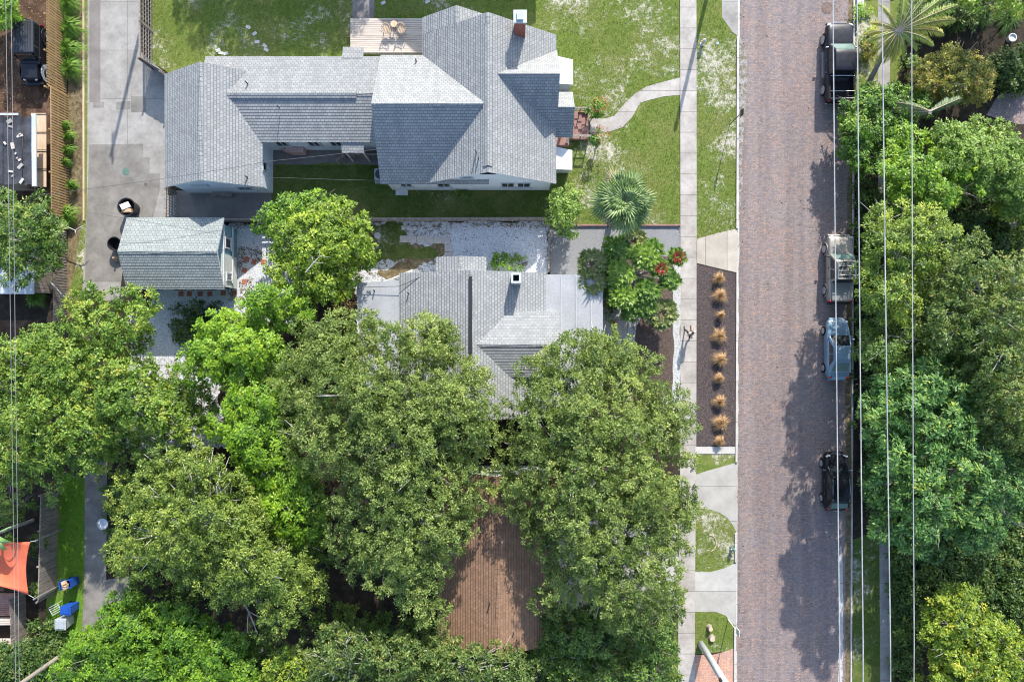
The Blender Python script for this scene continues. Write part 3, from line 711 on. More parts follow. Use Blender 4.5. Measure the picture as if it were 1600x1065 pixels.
def pane(root,name,q,mat,u0=.06,u1=.94,v0=.1,v1=.9,off=.012,parent=None,th=.0):
    A=[Vector(quadpt(q,u,v)) for u,v in ((u0,v0),(u1,v0),(u1,v1),(u0,v1))]
    n=(A[1]-A[0]).cross(A[2]-A[0]).normalized(); m=MB(); m.face([a+n*off for a in A])
    o=m.build(name,mat,root); s=o.modifiers.new('t','SOLIDIFY'); s.thickness=.012; s.offset=0; return o
def cabin(root, paint, yf, yfr, yrr, yr, wb, wr, zb, zr, sides=((.04,.52),(.56,.95)), glass='autoglass', shield=None, rear=True, roofmat=None):
    """greenhouse: pillars and roof as one shell, panes set into it, rounded roof panel"""
    Bf=[(-wb,yf,zb),(wb,yf,zb)]; Tf=[(-wr,yfr,zr),(wr,yfr,zr)]; Tr=[(-wr,yrr,zr),(wr,yrr,zr)]; Br=[(-wb,yr,zb),(wb,yr,zb)]
    m=MB(); m.v=[Bf[0],Bf[1],Br[1],Br[0],Tf[0],Tf[1],Tr[1],Tr[0]]
    m.f=[(0,3,2,1),(4,5,6,7),(0,1,5,4),(1,2,6,5),(2,3,7,6),(3,0,4,7)]; m.m=[0]*6
    o=m.build('cabin',paint,root,bevel=.07,seg=3,smooth=True)
    bm=bmesh.new(); bm.from_mesh(o.data); bmesh.ops.recalc_face_normals(bm,faces=bm.faces); bm.to_mesh(o.data); bm.free()
    pane(root,'windshield',[Bf[1],Bf[0],Tf[0],Tf[1]],M[shield or glass],.06,.94,.06,.93)
    if rear: pane(root,'rear_window',[Br[0],Br[1],Tr[1],Tr[0]],M[rear if isinstance(rear,str) else glass],.09,.91,.12,.88)
    for (u0,u1) in sides:
        pane(root,'side_window',[Bf[0],Br[0],Tr[0],Tf[0]],M[glass],u0,u1,.12,.86)
        pane(root,'side_window',[Br[1],Bf[1],Tf[1],Tr[1]],M[glass],1-u1,1-u0,.12,.86)
    rp=MB(); L=yfr-yrr
    ys=[yrr+L*t for t in (0,.04,.2,.5,.8,.96,1)]; ws=[.90,.97,1,1,1,.97,.90]; zs=[0,.025,.045,.055,.045,.025,0]
    for y,w,z in zip(ys,ws,zs):
        for u in (-1,-.85,-.45,0,.45,.85,1): rp.v.append((u*wr*w*1.0,y,zr+z+.035*(1-u*u)-.01))
    for i in range(6):
        for k in range(6): a=i*7+k; rp.f.append((a,a+1,a+8,a+7)); rp.m.append(0)
    rp.build('roof',roofmat or paint,root,smooth=True)
def lights(root, w, yf, yr, zf, zr, lw=.3):
    for s in (-1,1):
        MB().box((s*(w-lw/2-.02),yf,zf),(lw,.12,.15),rz=-s*.35).build('headlight',M['lamp'],root,bevel=.03)
        MB().box((s*(w-.13),yr,zr),(.2,.12,.26),rz=s*.3).build('taillight',M['redlamp'],root,bevel=.03)
def mirrors(root,w,y,z,mat):
    for s in (-1,1): MB().box((s*(w+.10),y,z),(.20,.10,.15)).bar((s*(w-.05),y,z-.03),(s*(w+.06),y,z-.02),.05,.05).build('side_mirror',mat,root,bevel=.025)
def handles(root,w,ys,z,mat):
    for s in (-1,1):
        for y in ys: MB().box((s*(w+.012),y,z),(.03,.17,.035)).build('door_handle',mat,root)
def arches(root,w,ys,r):
    m=MB()
    for s in (-1,1):
        for y in ys:
            m.tube([(s*(w-.30),y,r),(s*(w+.004),y,r)],r+.055,22)
    m.build('wheel_arch',M['blackmat'],root)
def wipers(root,y,z,w):
    m=MB()
    for x in (-.35*w,.35*w): m.bar((x,y,z),(x+.42,y-.10,z+.07),.025,.02)
    m.build('wiper',M['black'],root)

# black crew-cab pickup (front up the street)
def pos(px,py): x,y=G2(px,py); return (x,y,0)
T1=empty('pickup_truck',(23.95,20.35,0),'black crew cab pickup with an open bed parked at the top of the street','pickup truck','vehicles parked along the brick street')
w=.98
loft([(2.92,.70,.42,.72,.0),(2.86,.86,.36,.92,.02),(2.6,.95,.34,1.03,.04),(1.9,.98,.34,1.10,.03),(1.15,.98,.34,1.13,.01),(.9,.98,.34,1.10,.0),(-.95,.98,.34,1.10,.0),(-1.0,.98,.34,.80,.0),(-2.75,.98,.36,.80,.0),(-2.86,.93,.40,.78,0)],PB,'body',T1)
cabin(T1,PB,1.25,.50,-.95,-1.12,.92,.74,1.13,1.86,((.05,.50),(.54,.97)),shield='paleglass')
bd=MB()
for s in (-1,1): bd.box((s*.90,-1.93,.98),(.15,1.78,.50)); bd.box((s*.90,-1.93,1.245),(.15,1.80,.03),m=2)
bd.box((0,-2.80,.98),(1.70,.09,.48)); bd.box((0,-1.08,.98),(1.7,.06,.48)); bd.box((0,-1.93,.82),(1.7,1.7,.05),m=2)
for k in range(9): bd.box((-.62+k*.155,-1.93,.855),(.05,1.6,.02),m=2)
bd.build('bed',[PB,M['rim'],M['blackmat']],T1)
for y in (-1.15,-2.25,-2.78): MB().tube([(-.88,y,1.30),(.88,y,1.30)],.028,8).build('crossbar',M['chrome'],T1)
MB().box((0,-2.93,.55),(1.8,.14,.18)).build('bumper',M['chrome'],T1,bevel=.04); MB().box((0,2.93,.55),(1.75,.12,.22)).build('bumper',M['black'],T1,bevel=.04)
MB().box((0,2.90,.80),(.95,.06,.2)).build('grille',M['chrome'],T1,bevel=.02); MB().box((0,-2.865,.83),(.32,.02,.12)).build('licence_plate',M['whitepaint'],T1)
MB().box((0,-.90,1.815),(.26,.05,.03)).build('brake_light',M['lamp'],T1)
lights(T1,.96,2.74,-2.82,.90,1.0); mirrors(T1,.96,.95,1.18,M['chrome']); handles(T1,.975,(.15,-.75),.98,M['chrome']); wipers(T1,1.22,1.12,.9)
MB().box((-1.02,0,.40),(.12,1.9,.05)).box((1.02,0,.40),(.12,1.9,.05)).build('side_step',M['rim'],T1)
for s in (-1,1): 
    for y in (1.85,-1.85): wheel(T1,s*.89,y,.39,.26)
arches(T1,.975,(1.85,-1.85),.39)

# champagne pickup with covered bed
T2=empty('pickup_truck',(24.02,5.28,0),'dull silver double cab pickup with roof rack and grey bed cover','pickup truck','vehicles parked along the brick street')
loft([(2.45,.62,.42,.70,0),(2.40,.80,.36,.90,.02),(2.2,.90,.34,.98,.05),(1.6,.93,.34,1.05,.03),(.98,.93,.34,1.08,.01),(.8,.93,.34,1.06,0),(-.95,.93,.34,1.06,0),(-2.30,.92,.36,1.04,0),(-2.42,.88,.40,.98,0)],PS,'body',T2)
cabin(T2,PS,1.08,.50,-.85,-1.0,.88,.71,1.085,1.74,((.10,.50),(.56,.92)),shield='paleglass')
MB().box((0,-1.68,1.13),(1.50,1.30,.07)).build('bed_cover',plain('grey_vinyl',(.20,.21,.20),.6),T2,bevel=.03)
rk=MB()
for s in (-1,1): rk.tube([(s*.62,.5,1.86),(s*.62,-.85,1.86)],.03,8); 
for y in (.45,.1,-.25,-.55,-.82): rk.tube([(-.62,y,1.86),(.62,y,1.86)],.022,8)
for s in (-1,1):
    for y in (.4,-.8): rk.tube([(s*.62,y,1.72),(s*.62,y,1.86)],.025,6)
rk.build('roof_rack',M['rim'],T2)
rb=MB(); 
for i in range(9): rb.box((rnd.uniform(-.45,.45),rnd.uniform(-.7,.35),1.80+.02*(i%2)),(rnd.uniform(.15,.4),rnd.uniform(.12,.35),.04),rnd.uniform(0,3))
rb.build('roof_panel',plain('dark_sunroof',(.05,.06,.065),.2,.7),T2)
for s in (-1,1):
    m=MB(); m.lathe([(.50,-.05),(.50,.05)],(0,0,0),20); 
    for y in (1.5,-1.55):
        a=MB()
        for k in range(9):
            t0,t1=math.pi*k/9,math.pi*(k+1)/9
            a.bar((s*.95,y+.46*math.cos(t0),.36+.46*math.sin(t0)),(s*.95,y+.46*math.cos(t1),.36+.46*math.sin(t1)),.10,.06,up=(s,0,0))
        a.build('fender_flare',PS,T2,bevel=.02)
MB().box((0,2.47,.52),(1.62,.14,.26)).build('bumper',PS,T2,bevel=.05); MB().box((0,-2.48,.52),(1.6,.12,.22)).build('bumper',M['black'],T2,bevel=.04)
MB().box((0,2.40,.78),(.7,.07,.16)).build('grille',M['black'],T2)
lights(T2,.90,2.30,-2.38,.85,.92); mirrors(T2,.92,.85,1.12,M['black']); handles(T2,.925,(.05,-.75),.93,M['black']); wipers(T2,1.06,1.08,.85)
for s in (-1,1):
    for y in (1.5,-1.55): wheel(T2,s*.86,y,.37,.24)
arches(T2,.93,(1.5,-1.55),.37)

# light blue coupe-like sedan
T3=empty('parked_car',(23.9,-.60,0),'light blue rounded sedan parked below the silver pickup','car','vehicles parked along the brick street')
loft([(2.27,.36,.32,.55,0),(2.2,.57,.26,.68,.02),(1.95,.76,.22,.78,.05),(1.4,.88,.22,.87,.05),(.85,.90,.22,.93,.02),(0,.90,.22,.95,.0),(-1.2,.90,.22,.96,.0),(-1.7,.87,.24,.94,.02),(-2.05,.74,.28,.92,.04),(-2.22,.54,.34,.80,.02),(-2.28,.36,.4,.62,0)],PBL,'body',T3)
cabin(T3,PBL,1.05,.22,-.95,-1.72,.81,.60,.96,1.42,((.14,.48),(.51,.84)),rear='paleglass')
MB().box((0,-1.02,1.34),(1.05,.05,.04)).build('rear_window_trim',M['black'],T3)
for s in (-1,1):
    a=MB(); pts=[(s*.85,1.0,.93),(s*.80,.3,1.02),(s*.79,-.5,1.03),(s*.80,-1.2,1.0),(s*.82,-1.7,.95)]; a.tube(pts,.022,6); a.build('beltline_trim',M['chrome'],T3)
    a=MB(); a.tube([(s*.80,1.0,.93),(s*.60,.33,1.36),(s*.585,-.3,1.40),(s*.60,-.95,1.36),(s*.74,-1.5,1.05)],.022,6); a.build('roof_rail',PBL,T3)
lights(T3,.74,2.02,-2.06,.70,.82,.26); mirrors(T3,.88,.72,.98,PBL); handles(T3,.885,(-.25,),.82,PBL); wipers(T3,1.0,.94,.8)
MB().box((0,2.22,.42),(1.1,.16,.12)).build('bumper',PBL,T3,bevel=.05); MB().box((0,-2.22,.50),(1.25,.18,.16)).build('bumper',PBL,T3,bevel=.05); MB().box((0,-2.285,.66),(.32,.03,.12)).build('licence_plate',M['whitepaint'],T3)
for s in (-1,1):
    for y in (1.35,-1.38): wheel(T3,s*.81,y,.31,.21)
arches(T3,.89,(1.35,-1.38),.31)

# glossy black hatchback
T4=empty('parked_car',(23.75,-10.3,0),'glossy black hatchback parked in tree shade, lowest vehicle on the street','car','vehicles parked along the brick street')
loft([(2.13,.50,.32,.58,0),(2.07,.68,.26,.74,.02),(1.85,.82,.22,.84,.04),(1.35,.87,.22,.93,.06),(.95,.88,.22,.98,.05),(0,.88,.22,1.0,0),(-1.4,.88,.22,1.02,0),(-1.85,.84,.26,1.0,.02),(-2.05,.76,.32,.92,0),(-2.14,.60,.4,.75,0)],PK,'body',T4)
cabin(T4,PK,1.22,.38,-1.35,-1.92,.81,.63,1.02,1.54,((.12,.48),(.51,.80)),rear='paleglass')
pane(T4,'sunroof',[(-.5,.3,1.585),(.5,.3,1.585),(.5,-.9,1.585),(-.5,-.9,1.585)][::-1],M['autoglass'],0,1,0,1,0)
for s in (-1,1): MB().tube([(s*.60,.35,1.55),(s*.62,-.4,1.58),(s*.60,-1.25,1.55)],.018,6).build('roof_rail',M['rim'],T4)
lights(T4,.80,1.90,-1.93,.82,.95,.30); mirrors(T4,.86,.92,1.04,M['chrome']); handles(T4,.87,(.05,-.8),.88,M['chrome']); wipers(T4,1.2,1.02,.8)
MB().box((0,2.08,.45),(1.3,.14,.16)).build('bumper',PK,T4,bevel=.05); MB().box((0,-2.1,.5),(1.4,.14,.2)).build('bumper',PK,T4,bevel=.05); MB().box((0,2.1,.66),(.6,.05,.1)).build('grille',M['chrome'],T4)
MB().box((0,-2.175,.68),(.32,.03,.12)).build('licence_plate',M['whitepaint'],T4)
for s in (-1,1):
    for y in (1.28,-1.28): wheel(T4,s*.79,y,.31,.21)
arches(T4,.87,(1.28,-1.28),.31)

# boxy black off-roader in the dirt yard, nose down the picture
T5=empty('off_roader',(-35.1,21.0,0),'boxy black soft top off-roader with round fenders in the dirt yard behind the tan fence','off-roader')
T5.rotation_euler=(0,0,math.pi)
b=MB(); b.box((0,-.55,.82),(1.5,2.9,.62)); b.box((0,1.35,.92),(1.15,1.15,.42)); b.box((0,1.0,.62),(1.0,2.6,.25)); b.build('body',PB,T5,bevel=.05)
MB().box((0,1.38,1.15),(1.12,1.05,.05)).build('hood',PB,T5,bevel=.03)
t=MB(); t.box((0,-.85,1.48),(1.44,2.35,.68)); t.build('soft_top',surf('black_canvas',[(.028,.032,.042),(.05,.056,.07)],1.2,.6,.4,.02,fine=25),T5,bevel=.07,seg=3)
t=MB()
for k in range(7): t.box((-.55+k*.18,-.85,1.826),(.05,2.1,.02))
t.build('roof_rib',M['black'],T5)
pane(T5,'windshield',[(.68,.62,1.16),(-.68,.62,1.16),(-.66,.36,1.74),(.66,.36,1.74)],M['autoglass'],.03,.97,.03,.97,.02)
for s in (-1,1):
    for y in (1.35,-1.35):
        a=MB()
        for k in range(8):
            t0,t1=math.pi*(k+.3)/8.6,math.pi*(k+1.3)/8.6
            a.bar((s*.80,y+.50*math.cos(t0),.40+.50*math.sin(t0)),(s*.80,y+.50*math.cos(t1),.40+.50*math.sin(t1)),.32,.05,up=(s,0,0))
        a.build('fender',M['greyplastic'] if (s<0 and y>0) else M['black'],T5,bevel=.015)
        wheel(T5,s*.80,y,.39,.26)
    MB().lathe([(.09,0),(.10,.04),(.06,.06)],(s*.42,1.95,.98),14).build('headlight',M['lamp'],T5)
    for zz in ((-.2,.55),(-1.9,-.3)): pane(T5,'side_window',[(s*.722,zz[1]*1.0,1.2),(s*.722,zz[0],1.2),(s*.722,zz[0],1.72),(s*.722,zz[1],1.72)],M['autoglass'],.05,.95,.1,.9,.01)
    MB().box((s*.72,-2.03,.9),(.12,.06,.22)).build('taillight',M['redlamp'],T5)
mirrors(T5,.78,.5,1.25,M['black'])
MB().box((0,2.1,.62),(1.5,.16,.16)).build('bumper',M['black'],T5,bevel=.03); MB().box((0,-2.1,.6),(1.4,.14,.16)).build('bumper',M['black'],T5,bevel=.03)
MB().box((0,1.95,.9),(.75,.05,.34)).build('grille',M['black'],T5)
sp=MB().lathe([(.22,-.11),(.36,-.11),(.39,-.07),(.39,.07),(.36,.11),(.22,.11)],(0,0,0),26).build('spare_wheel',M['blackmat'],T5); sp.location=(.15,-2.2,1.05); sp.rotation_euler=(math.pi/2,0,0)

# ------------------------------------------------------------------ walking person
def person():
    root=empty('person',(13.03,.56,0),'person in a tan top and dark trousers walking along the sidewalk, casting a long shadow','person',rz=R(12))
    # local frame: walks towards +Y ; arms at +-X
    J={'pelvis':(0,0,.93),'sp':(0,.01,1.12),'ch':(0,.02,1.32),'nk':(0,.03,1.47),'hd':(0,.05,1.56),'hd2':(0,.06,1.66),
       'hipL':(-.10,0,.90),'knL':(-.11,.20,.50),'anL':(-.11,.33,.09),'toL':(-.12,.52,.05),
       'hipR':(.10,0,.90),'knR':(.11,.00,.49),'anR':(.11,-.34,.12),'toR':(.12,-.18,.04),
       'shL':(-.20,.02,1.40),'elL':(-.27,-.12,1.14),'wrL':(-.27,-.05,.90),
       'shR':(.20,.02,1.40),'elR':(.27,.12,1.14),'wrR':(.25,.34,1.06)}
    E=[('pelvis','sp'),('sp','ch'),('ch','nk'),('nk','hd'),('hd','hd2'),('pelvis','hipL'),('hipL','knL'),('knL','anL'),('anL','toL'),
       ('pelvis','hipR'),('hipR','knR'),('knR','anR'),('anR','toR'),('ch','shL'),('shL','elL'),('elL','wrL'),('ch','shR'),('shR','elR'),('elR','wrR')]
    rad={'pelvis':.14,'sp':.125,'ch':.15,'nk':.055,'hd':.085,'hd2':.09,'hipL':.10,'hipR':.10,'knL':.058,'knR':.058,'anL':.04,'anR':.04,'toL':.035,'toR':.035,
         'shL':.062,'shR':.062,'elL':.042,'elR':.042,'wrL':.028,'wrR':.028}
    def skin(name, keys, edges, extra, mat, parent, sub=2):
        idx={k:i for i,k in enumerate(keys)}
        me=bpy.data.meshes.new(name); me.from_pydata([J[k] for k in keys],[(idx[a],idx[b]) for a,b in edges],[])
        me.materials.append(mat); o=bpy.data.objects.new(name,me); COL.objects.link(o); o.parent=parent
        md=o.modifiers.new('skin','SKIN'); md.use_smooth_shade=True
        for k,i in idx.items(): r=rad[k]+extra; me.skin_vertices[0].data[i].radius=(r,r*.85)
        me.skin_vertices[0].data[0].use_root=True
        s=o.modifiers.new('s','SUBSURF'); s.levels=sub; s.render_levels=sub
        return o
    skinm=plain('skin',(.45,.27,.19),.6); 
    # hands as short chains rooted at the wrists, all in the one body mesh
    for s,wn_ in ((-1,'wrL'),(1,'wrR')):
        wx,wy,wz=J[wn_]; d=Vector(J[wn_])-Vector(J['el'+wn_[-1]]); d.normalize()
        pk='pm'+wn_[-1]; J[pk]=tuple(Vector(J[wn_])+d*.075); rad[pk]=.030; E.append((wn_,pk))
        for f in range(4):
            a='f%d%s'%(f,wn_[-1]); b_='g%d%s'%(f,wn_[-1]); side=Vector((0,.022*(f-1.5),0)) if abs(d.z)>.6 else Vector((.022*(f-1.5),0,0))
            L=(.035,.042,.040,.030)[f]
            J[a]=tuple(Vector(J[pk])+d*L+side); J[b_]=tuple(Vector(J[pk])+d*L*1.8+side+Vector((-s*.015,0,-.01))); rad[a]=.010; rad[b_]=.008; E+= [(pk,a),(a,b_)]
        a='t'+wn_[-1]; J[a]=tuple(Vector(J[wn_])+d*.07+Vector((-s*.02,.035,0))); rad[a]=.011; E.append((wn_,a))
    keys=['pelvis']+[k for k in J if k!='pelvis']
    body=skin('body',keys,E,0,skinm,root)
    tk=['pelvis','sp','ch','shL','shR','elL','elR']; skin('shirt',tk,[('pelvis','sp'),('sp','ch'),('ch','shL'),('ch','shR'),('shL','elL'),('shR','elR')],.018,surf('tan_cloth',[(.55,.42,.32),(.66,.53,.42)],5,.85,.3,.01,fine=30),root)
    lk_=['pelvis','hipL','hipR','knL','knR','anL','anR']; skin('trousers',lk_,[('pelvis','hipL'),('pelvis','hipR'),('hipL','knL'),('knL','anL'),('hipR','knR'),('knR','anR')],.020,surf('dark_cloth',[(.03,.03,.035),(.06,.06,.065)],5,.85,.3,.01,fine=30),root)
    h=MB()
    for (r,z) in (): pass
    bm=bmesh.new(); bmesh.ops.create_icosphere(bm,subdivisions=3,radius=.105)
    for v in bm.verts: v.co.y*=1.12; v.co.z*=1.02; v.co += Vector((0,.045,1.665))
    bmesh.ops.delete(bm,geom=[v for v in bm.verts if v.co.y>.085 and v.co.z<1.70],context='VERTS')
    me=bpy.data.meshes.new('hair'); bm.to_mesh(me); bm.free(); me.materials.append(plain('hair',(.09,.055,.035),.7)); me.polygons.foreach_set('use_smooth',[True]*len(me.polygons))
    o=bpy.data.objects.new('hair',me); COL.objects.link(o); o.parent=root
    for k in ('L','R'):
        x,y,z=J['an'+k]; x2,y2,z2=J['to'+k]
        MB().tube([(x,y-.07,max(.05,z-.03)),(x,y,z-.03),(x2,y2,z2),(x2,y2+.06,z2)],[.045,.052,.045,.03],10).build('shoe',plain('shoe_leather',(.05,.045,.04),.6),root,smooth=True)
    # face
    f=MB(); f.box((0,.165,1.62),(.03,.03,.045))
    f.build('nose',skinm,root)
    e=MB()
    for s in (-1,1): e.box((s*.035,.148,1.645),(.022,.012,.010))
    e.box((0,.145,1.578),(.045,.012,.010)); e.build('face_features',plain('dark_features',(.08,.03,.03),.5),root)
    return root
person()

# ------------------------------------------------------------------ utility poles and wires
def pole(name,label,base,h,r0,r1,mat,cat='utility pole',lean=(0,0)):
    x,y=G2(*base); root=empty(name,(x,y,0),label,cat)
    pts=[(lean[0]*t,lean[1]*t,h*t) for t in (0,.25,.5,.75,1)]
    MB().tube(pts,[r0+(r1-r0)*t for t in (0,.25,.5,.75,1)],20).build('pole',mat,root,smooth=True); return root
P1=pole('utility_pole','thick pale concrete power pole standing beside the orange paver drive',(1095,1005),20.5,.25,.16,M['concpole'])
arm=MB(); arm.box((1.75,0,19.0),(4.6,.14,.16)); arm.bar((0,0,17.7),(1.9,0,18.9),.07,.07); arm.build('crossarm',M['concpole'],P1)
for dx in (.33,1.42,2.55,3.72):
    MB().lathe([(.05,0),(.10,.05),(.06,.1),(.10,.15),(.05,.22)],(dx,0,19.08),12).build('insulator',M['greyplastic'],P1)
mb=MB()
for z,dx in ((5.5,-.22),(6.4,-.24),(8,-.22)): mb.box((dx,.05,z),(.18,.2,.4))
mb.build('equipment_box',M['black'],P1)
for z in range(3,18): mb=None
P2=pole('utility_pole','tall weathered wooden pole rising from the leaves at the bottom left corner',(132,998),10.5,.17,.12,M['woodpole'])
MB().box((0,0,9.8),(2.2,.12,.12)).build('crossarm',M['woodpole'],P2)
P3=pole('utility_pole','wooden alley pole whose shadow crosses the alley slab beside the garage',(252,-84),9.9,.16,.11,M['woodpole'])
MB().box((0,0,9.5),(.12,2.2,.12)).build('crossarm',M['woodpole'],P3)
P4=pole('street_pole','pole beyond the top edge whose shadow falls across the front sidewalk',(1112,-36),7.2,.15,.13,M['woodpole'],'utility pole')
# dark sign post on the upper verge and white sign post near the bottom
def sign(label,base,h,back,name='sign_post'):
    x,y=G2(*base); root=empty(name,(x,y,0),label,'sign')
    MB().tube([(0,0,0),(0,0,h)],.03,8).build('post',back,root); MB().box((0,.0,h-.3),(.05,.45,.6)).build('sign_plate',back,root,bevel=.01)
    return root
sign('thin dark street sign post on the upper verge beside the brick street',(1140,195),3.0,M['black'])
sign('white street sign post near the kerb on the small grass island at the bottom',(1137.5,967),2.5,M['whitepaint'])
def wire(name,label,pts,r,mat,group=None,sag=0,cat='cable'):
    P=[Vector(p) for p in pts]; off=P[0].copy(); out=[]
    for a,c in zip(P[:-1],P[1:]):
        for i in range(14):
            t=i/14; out.append(a+(c-a)*t-off-Vector((0,0,sag*4*t*(1-t))))
    out.append(P[-1]-off)
    o=MB().tube(out,r,6).build(name,mat); o.location=off; return tag(o,label,cat,group)
GW='pale power lines over the right side of the street'
hz=19.3
for (xa,xb,lab,r) in ((1303,1312.5,'pale overhead power line nearest the street, over the parked vehicles',.025),(1341,1349,'second pale overhead power line from the street, just right of the parked vehicles',.025),
                   (1380,1392,'third pale overhead power line from the street, over the garden trees',.025),(1426.5,1428.5,'pale overhead power line farthest from the street, over the garden trees',.020)):
    k=(xb-xa)/1065; f=lambda y: xa+k*y
    z=hz if xa<1420 else hz+.4
    wire('power_line',lab,[W(f(-900),-900,z),W(f(1006),1006,z),W(f(1900),1900,z)],r,M['wire'],GW,.1)
M['wireg']=plain('grey_wire',(.25,.25,.26),.5)
GL='thin lines over the left edge'
wire('overhead_line','thin overhead line closest to the left picture edge',[W(6,-200,9.8),W(28,1300,9.8)],.013,M['wireg'],GL)
wire('overhead_line','thin overhead line just inside the leftmost one',[W(15,-200,9.8),W(33,1300,9.8)],.013,M['wireg'],GL)
wire('service_wire','dark service wire from the alley across the garage roof',[W(60,305,6.6),W(262,278,6.0),W(420,252,5.6),W(600,232,5.2)],.014,M['wiredark'],None,.1)
wire('service_wire','dark service wire across the flat west roof of the middle house',[W(559,449,3.3),W(625,447,3.6),W(681,421,4.1)],.02,M['wiredark'],None,.0)
wire('service_wire','thin pale wire sagging over the shaded back lawn',[W(420,278,2.0),W(450,278,2.2),W(585,282,2.6)],.006,M['wireg'],None,.05)
wire('service_wire','thin dark wire crossing the teal shed roof',[W(140,332,5),W(250,350,4.6),W(357,369,4.2)],.012,M['wiredark'],None,.05)

# ------------------------------------------------------------------ small things
def bin_(label,px,py,mat,h=1.0,w=.6,d=.7,rz=0,lid=True,group=None,tipped=None,box=False):
    x,y=G2(px,py); root=empty('wheelie_bin',(x,y,0),label,'bin',group,rz)
    m=MB(); b0,b1=.42,.5
    m.v=[(-w*b0,-d*b0,.06),(w*b0,-d*b0,.06),(w*b0,d*b0,.06),(-w*b0,d*b0,.06),(-w*b1,-d*b1,h),(w*b1,-d*b1,h),(w*b1,d*b1,h),(-w*b1,d*b1,h)]
    m.f=[(0,3,2,1),(0,1,5,4),(1,2,6,5),(2,3,7,6),(3,0,4,7)]; m.m=[0]*5
    o=m.build('body',mat,root); s=o.modifiers.new('t','SOLIDIFY'); s.thickness=.03
    lo=MB(); lo.box((0,-.02,.03),(w+.06,d+.06,.06)); lo.box((0,-.02,.08),(w*.8,d*.75,.05)); l=lo.build('lid',mat,root,bevel=.02)
    l.location=(0,0,h); 
    if lid=='open': l.location=(0,d*.5+.1,h*.75); l.rotation_euler=(R(-78),0,0)
    MB().tube([(-w*.45,d*.5+.07,h-.05),(w*.45,d*.5+.07,h-.05)],.02,6).build('handle',mat,root)
    for s in (-1,1):
        q=MB().lathe([(.09,-.03),(.1,0),(.09,.03)],(0,0,0),14).build('wheel',M['blackmat'],root); q.location=(s*w*.42,d*.45,.1); q.rotation_euler=(0,math.pi/2,0)
    if lid=='open':
        c=MB()
        for i in range(5): c.box((rnd.uniform(-.12,.12),rnd.uniform(-.2,.2),h-.1+rnd.uniform(0,.15)),(.3,.25,.2),rnd.uniform(0,3),M=Matrix.Rotation(rnd.uniform(-.5,.5),3,'X'))
        cc=c.build('cardboard_boxes',M['card']); cc.location=(x,y,0); tag(cc,'crumpled cardboard stuffed in the open upper blue bin','cardboard')
    return root
bin_('blue wheelie bin with its lid open beside the fence, upper of the two blue ones',118,905,M['blue'],1.1,rz=R(100),lid='open')
bin_('blue wheelie bin with a closed lid between the two grey containers',118,944,M['blue'],1.1,rz=R(90))
bin_('square pale grey bin below the closed blue bin',110,965,M['greyplastic'],1.1,.75,.75,rz=R(90))
# crate / pushcart left of the bins
x,y=G2(93,947); b=MB()
for i in range(5): b.box((0,-.3+.15*i,.5),(.75,.03,.03))
for s in (-1,1): b.box((s*.37,0,.5),(.03,.65,.03)); 
for s in (-1,1):
    for t in (-1,1): b.box((s*.35,t*.3,.26),(.03,.03,.5))
c=b.build('wire_cart',M['whitepaint']); c.location=(x,y,0); c.rotation_euler=(0,0,.5); tag(c,'small white metal frame cart left of the closed blue bin','cart')

def barrel(label,px,py,r=.42,h=.85,name='trash_can',junk=True):
    x,y=G2(px,py); root=empty(name,(x,y,0),label,'bin')
    m=MB(); m.lathe([(r*.78,0),(r,h),(r+.04,h),(r+.04,h+.03),(r-.02,h+.03),(r*.75,.03)],(0,0,0),28); m.build('body',M['black'],root,smooth=False)
    return root
barrel('round black trash can in the alley full of boxes and bags',209,327,.62,.95)
x,y=G2(209,327)
j=MB(); j.box((-.1,.05,.88),(.62,.42,.3),.5,M=Matrix.Rotation(.3,3,'Y')); o=j.build('white_box',M['whitepaint']); o.location=(x,y,0); tag(o,'white box thrown on top of the round black trash can','box')
j=MB(); j.box((0,-.28,.86),(.68,.28,.22),.05); j.box((0,-.28,.985),(.5,.2,.02),.05); o=j.build('cardboard_box',M['card']); o.location=(x,y,0); tag(o,'flat cardboard box on the lower rim of the round black trash can','box')
barrel('empty black plastic tub at the west end of the teal shed',188,383,.48,.75)
x,y=G2(184,404); j=MB(); 
for i in range(14):
    a=i*.45; j.bar((0,0,.5),(.3*math.cos(a),.3*math.sin(a),.05),.05,.02)
j.tube([(0,0,.45),(0,0,.6)],.06,8); o=j.build('straw_broom',M['ply']); o.location=(x,y,0); tag(o,'upright bundle of straw brooms at the shed corner in the alley','broom')

# covered grill, bench, air conditioner
x,y=G2(462,236)
root=empty('covered_table',(x,y,0),'pinkish tarp covered grill table against the connecting wing','table')
m=MB(); ps=[(-.9,.2),(-.8,.45),(.3,.47),(.85,.2),(.85,-.35),(-.15,-.35),(-.6,-.2),(-.85,-.1)]
m.prism([(p[0],p[1]) for p in ps],.12,.92); m.box((0,.05,.94),(.9,.4,.12)); m.build('cover',M['pinktarp'],root,bevel=.08,seg=3)
for dx,dy in ((-.7,0),(.7,.1),(.7,-.2)): MB().box((dx,dy,.08),(.06,.06,.16)).build('leg',M['metal'],root)
x,y=G2(351,303); root=empty('bench',(x,y,0),'dark wooden garden bench against the south wall of the garage wing','bench')
m=MB()
for i in range(5): m.box((0,-.22+.11*i,.45),(1.45,.09,.03))
m.build('seat',M['woodgrey'],root); m=MB()
for i in range(3): m.box((0,.30,.6+.13*i),(1.45,.03,.09))
m.build('backrest',M['woodgrey'],root)
for sx in (-.66,.66):
    for sy in (-.2,.26): MB().box((sx,sy,.22),(.06,.06,.44)).build('leg',M['woodgrey'],root)
x,y=G2(597,276); root=empty('air_conditioner',(x,y,0),'grey air conditioner unit with a round fan at the west wing corner','air conditioner')
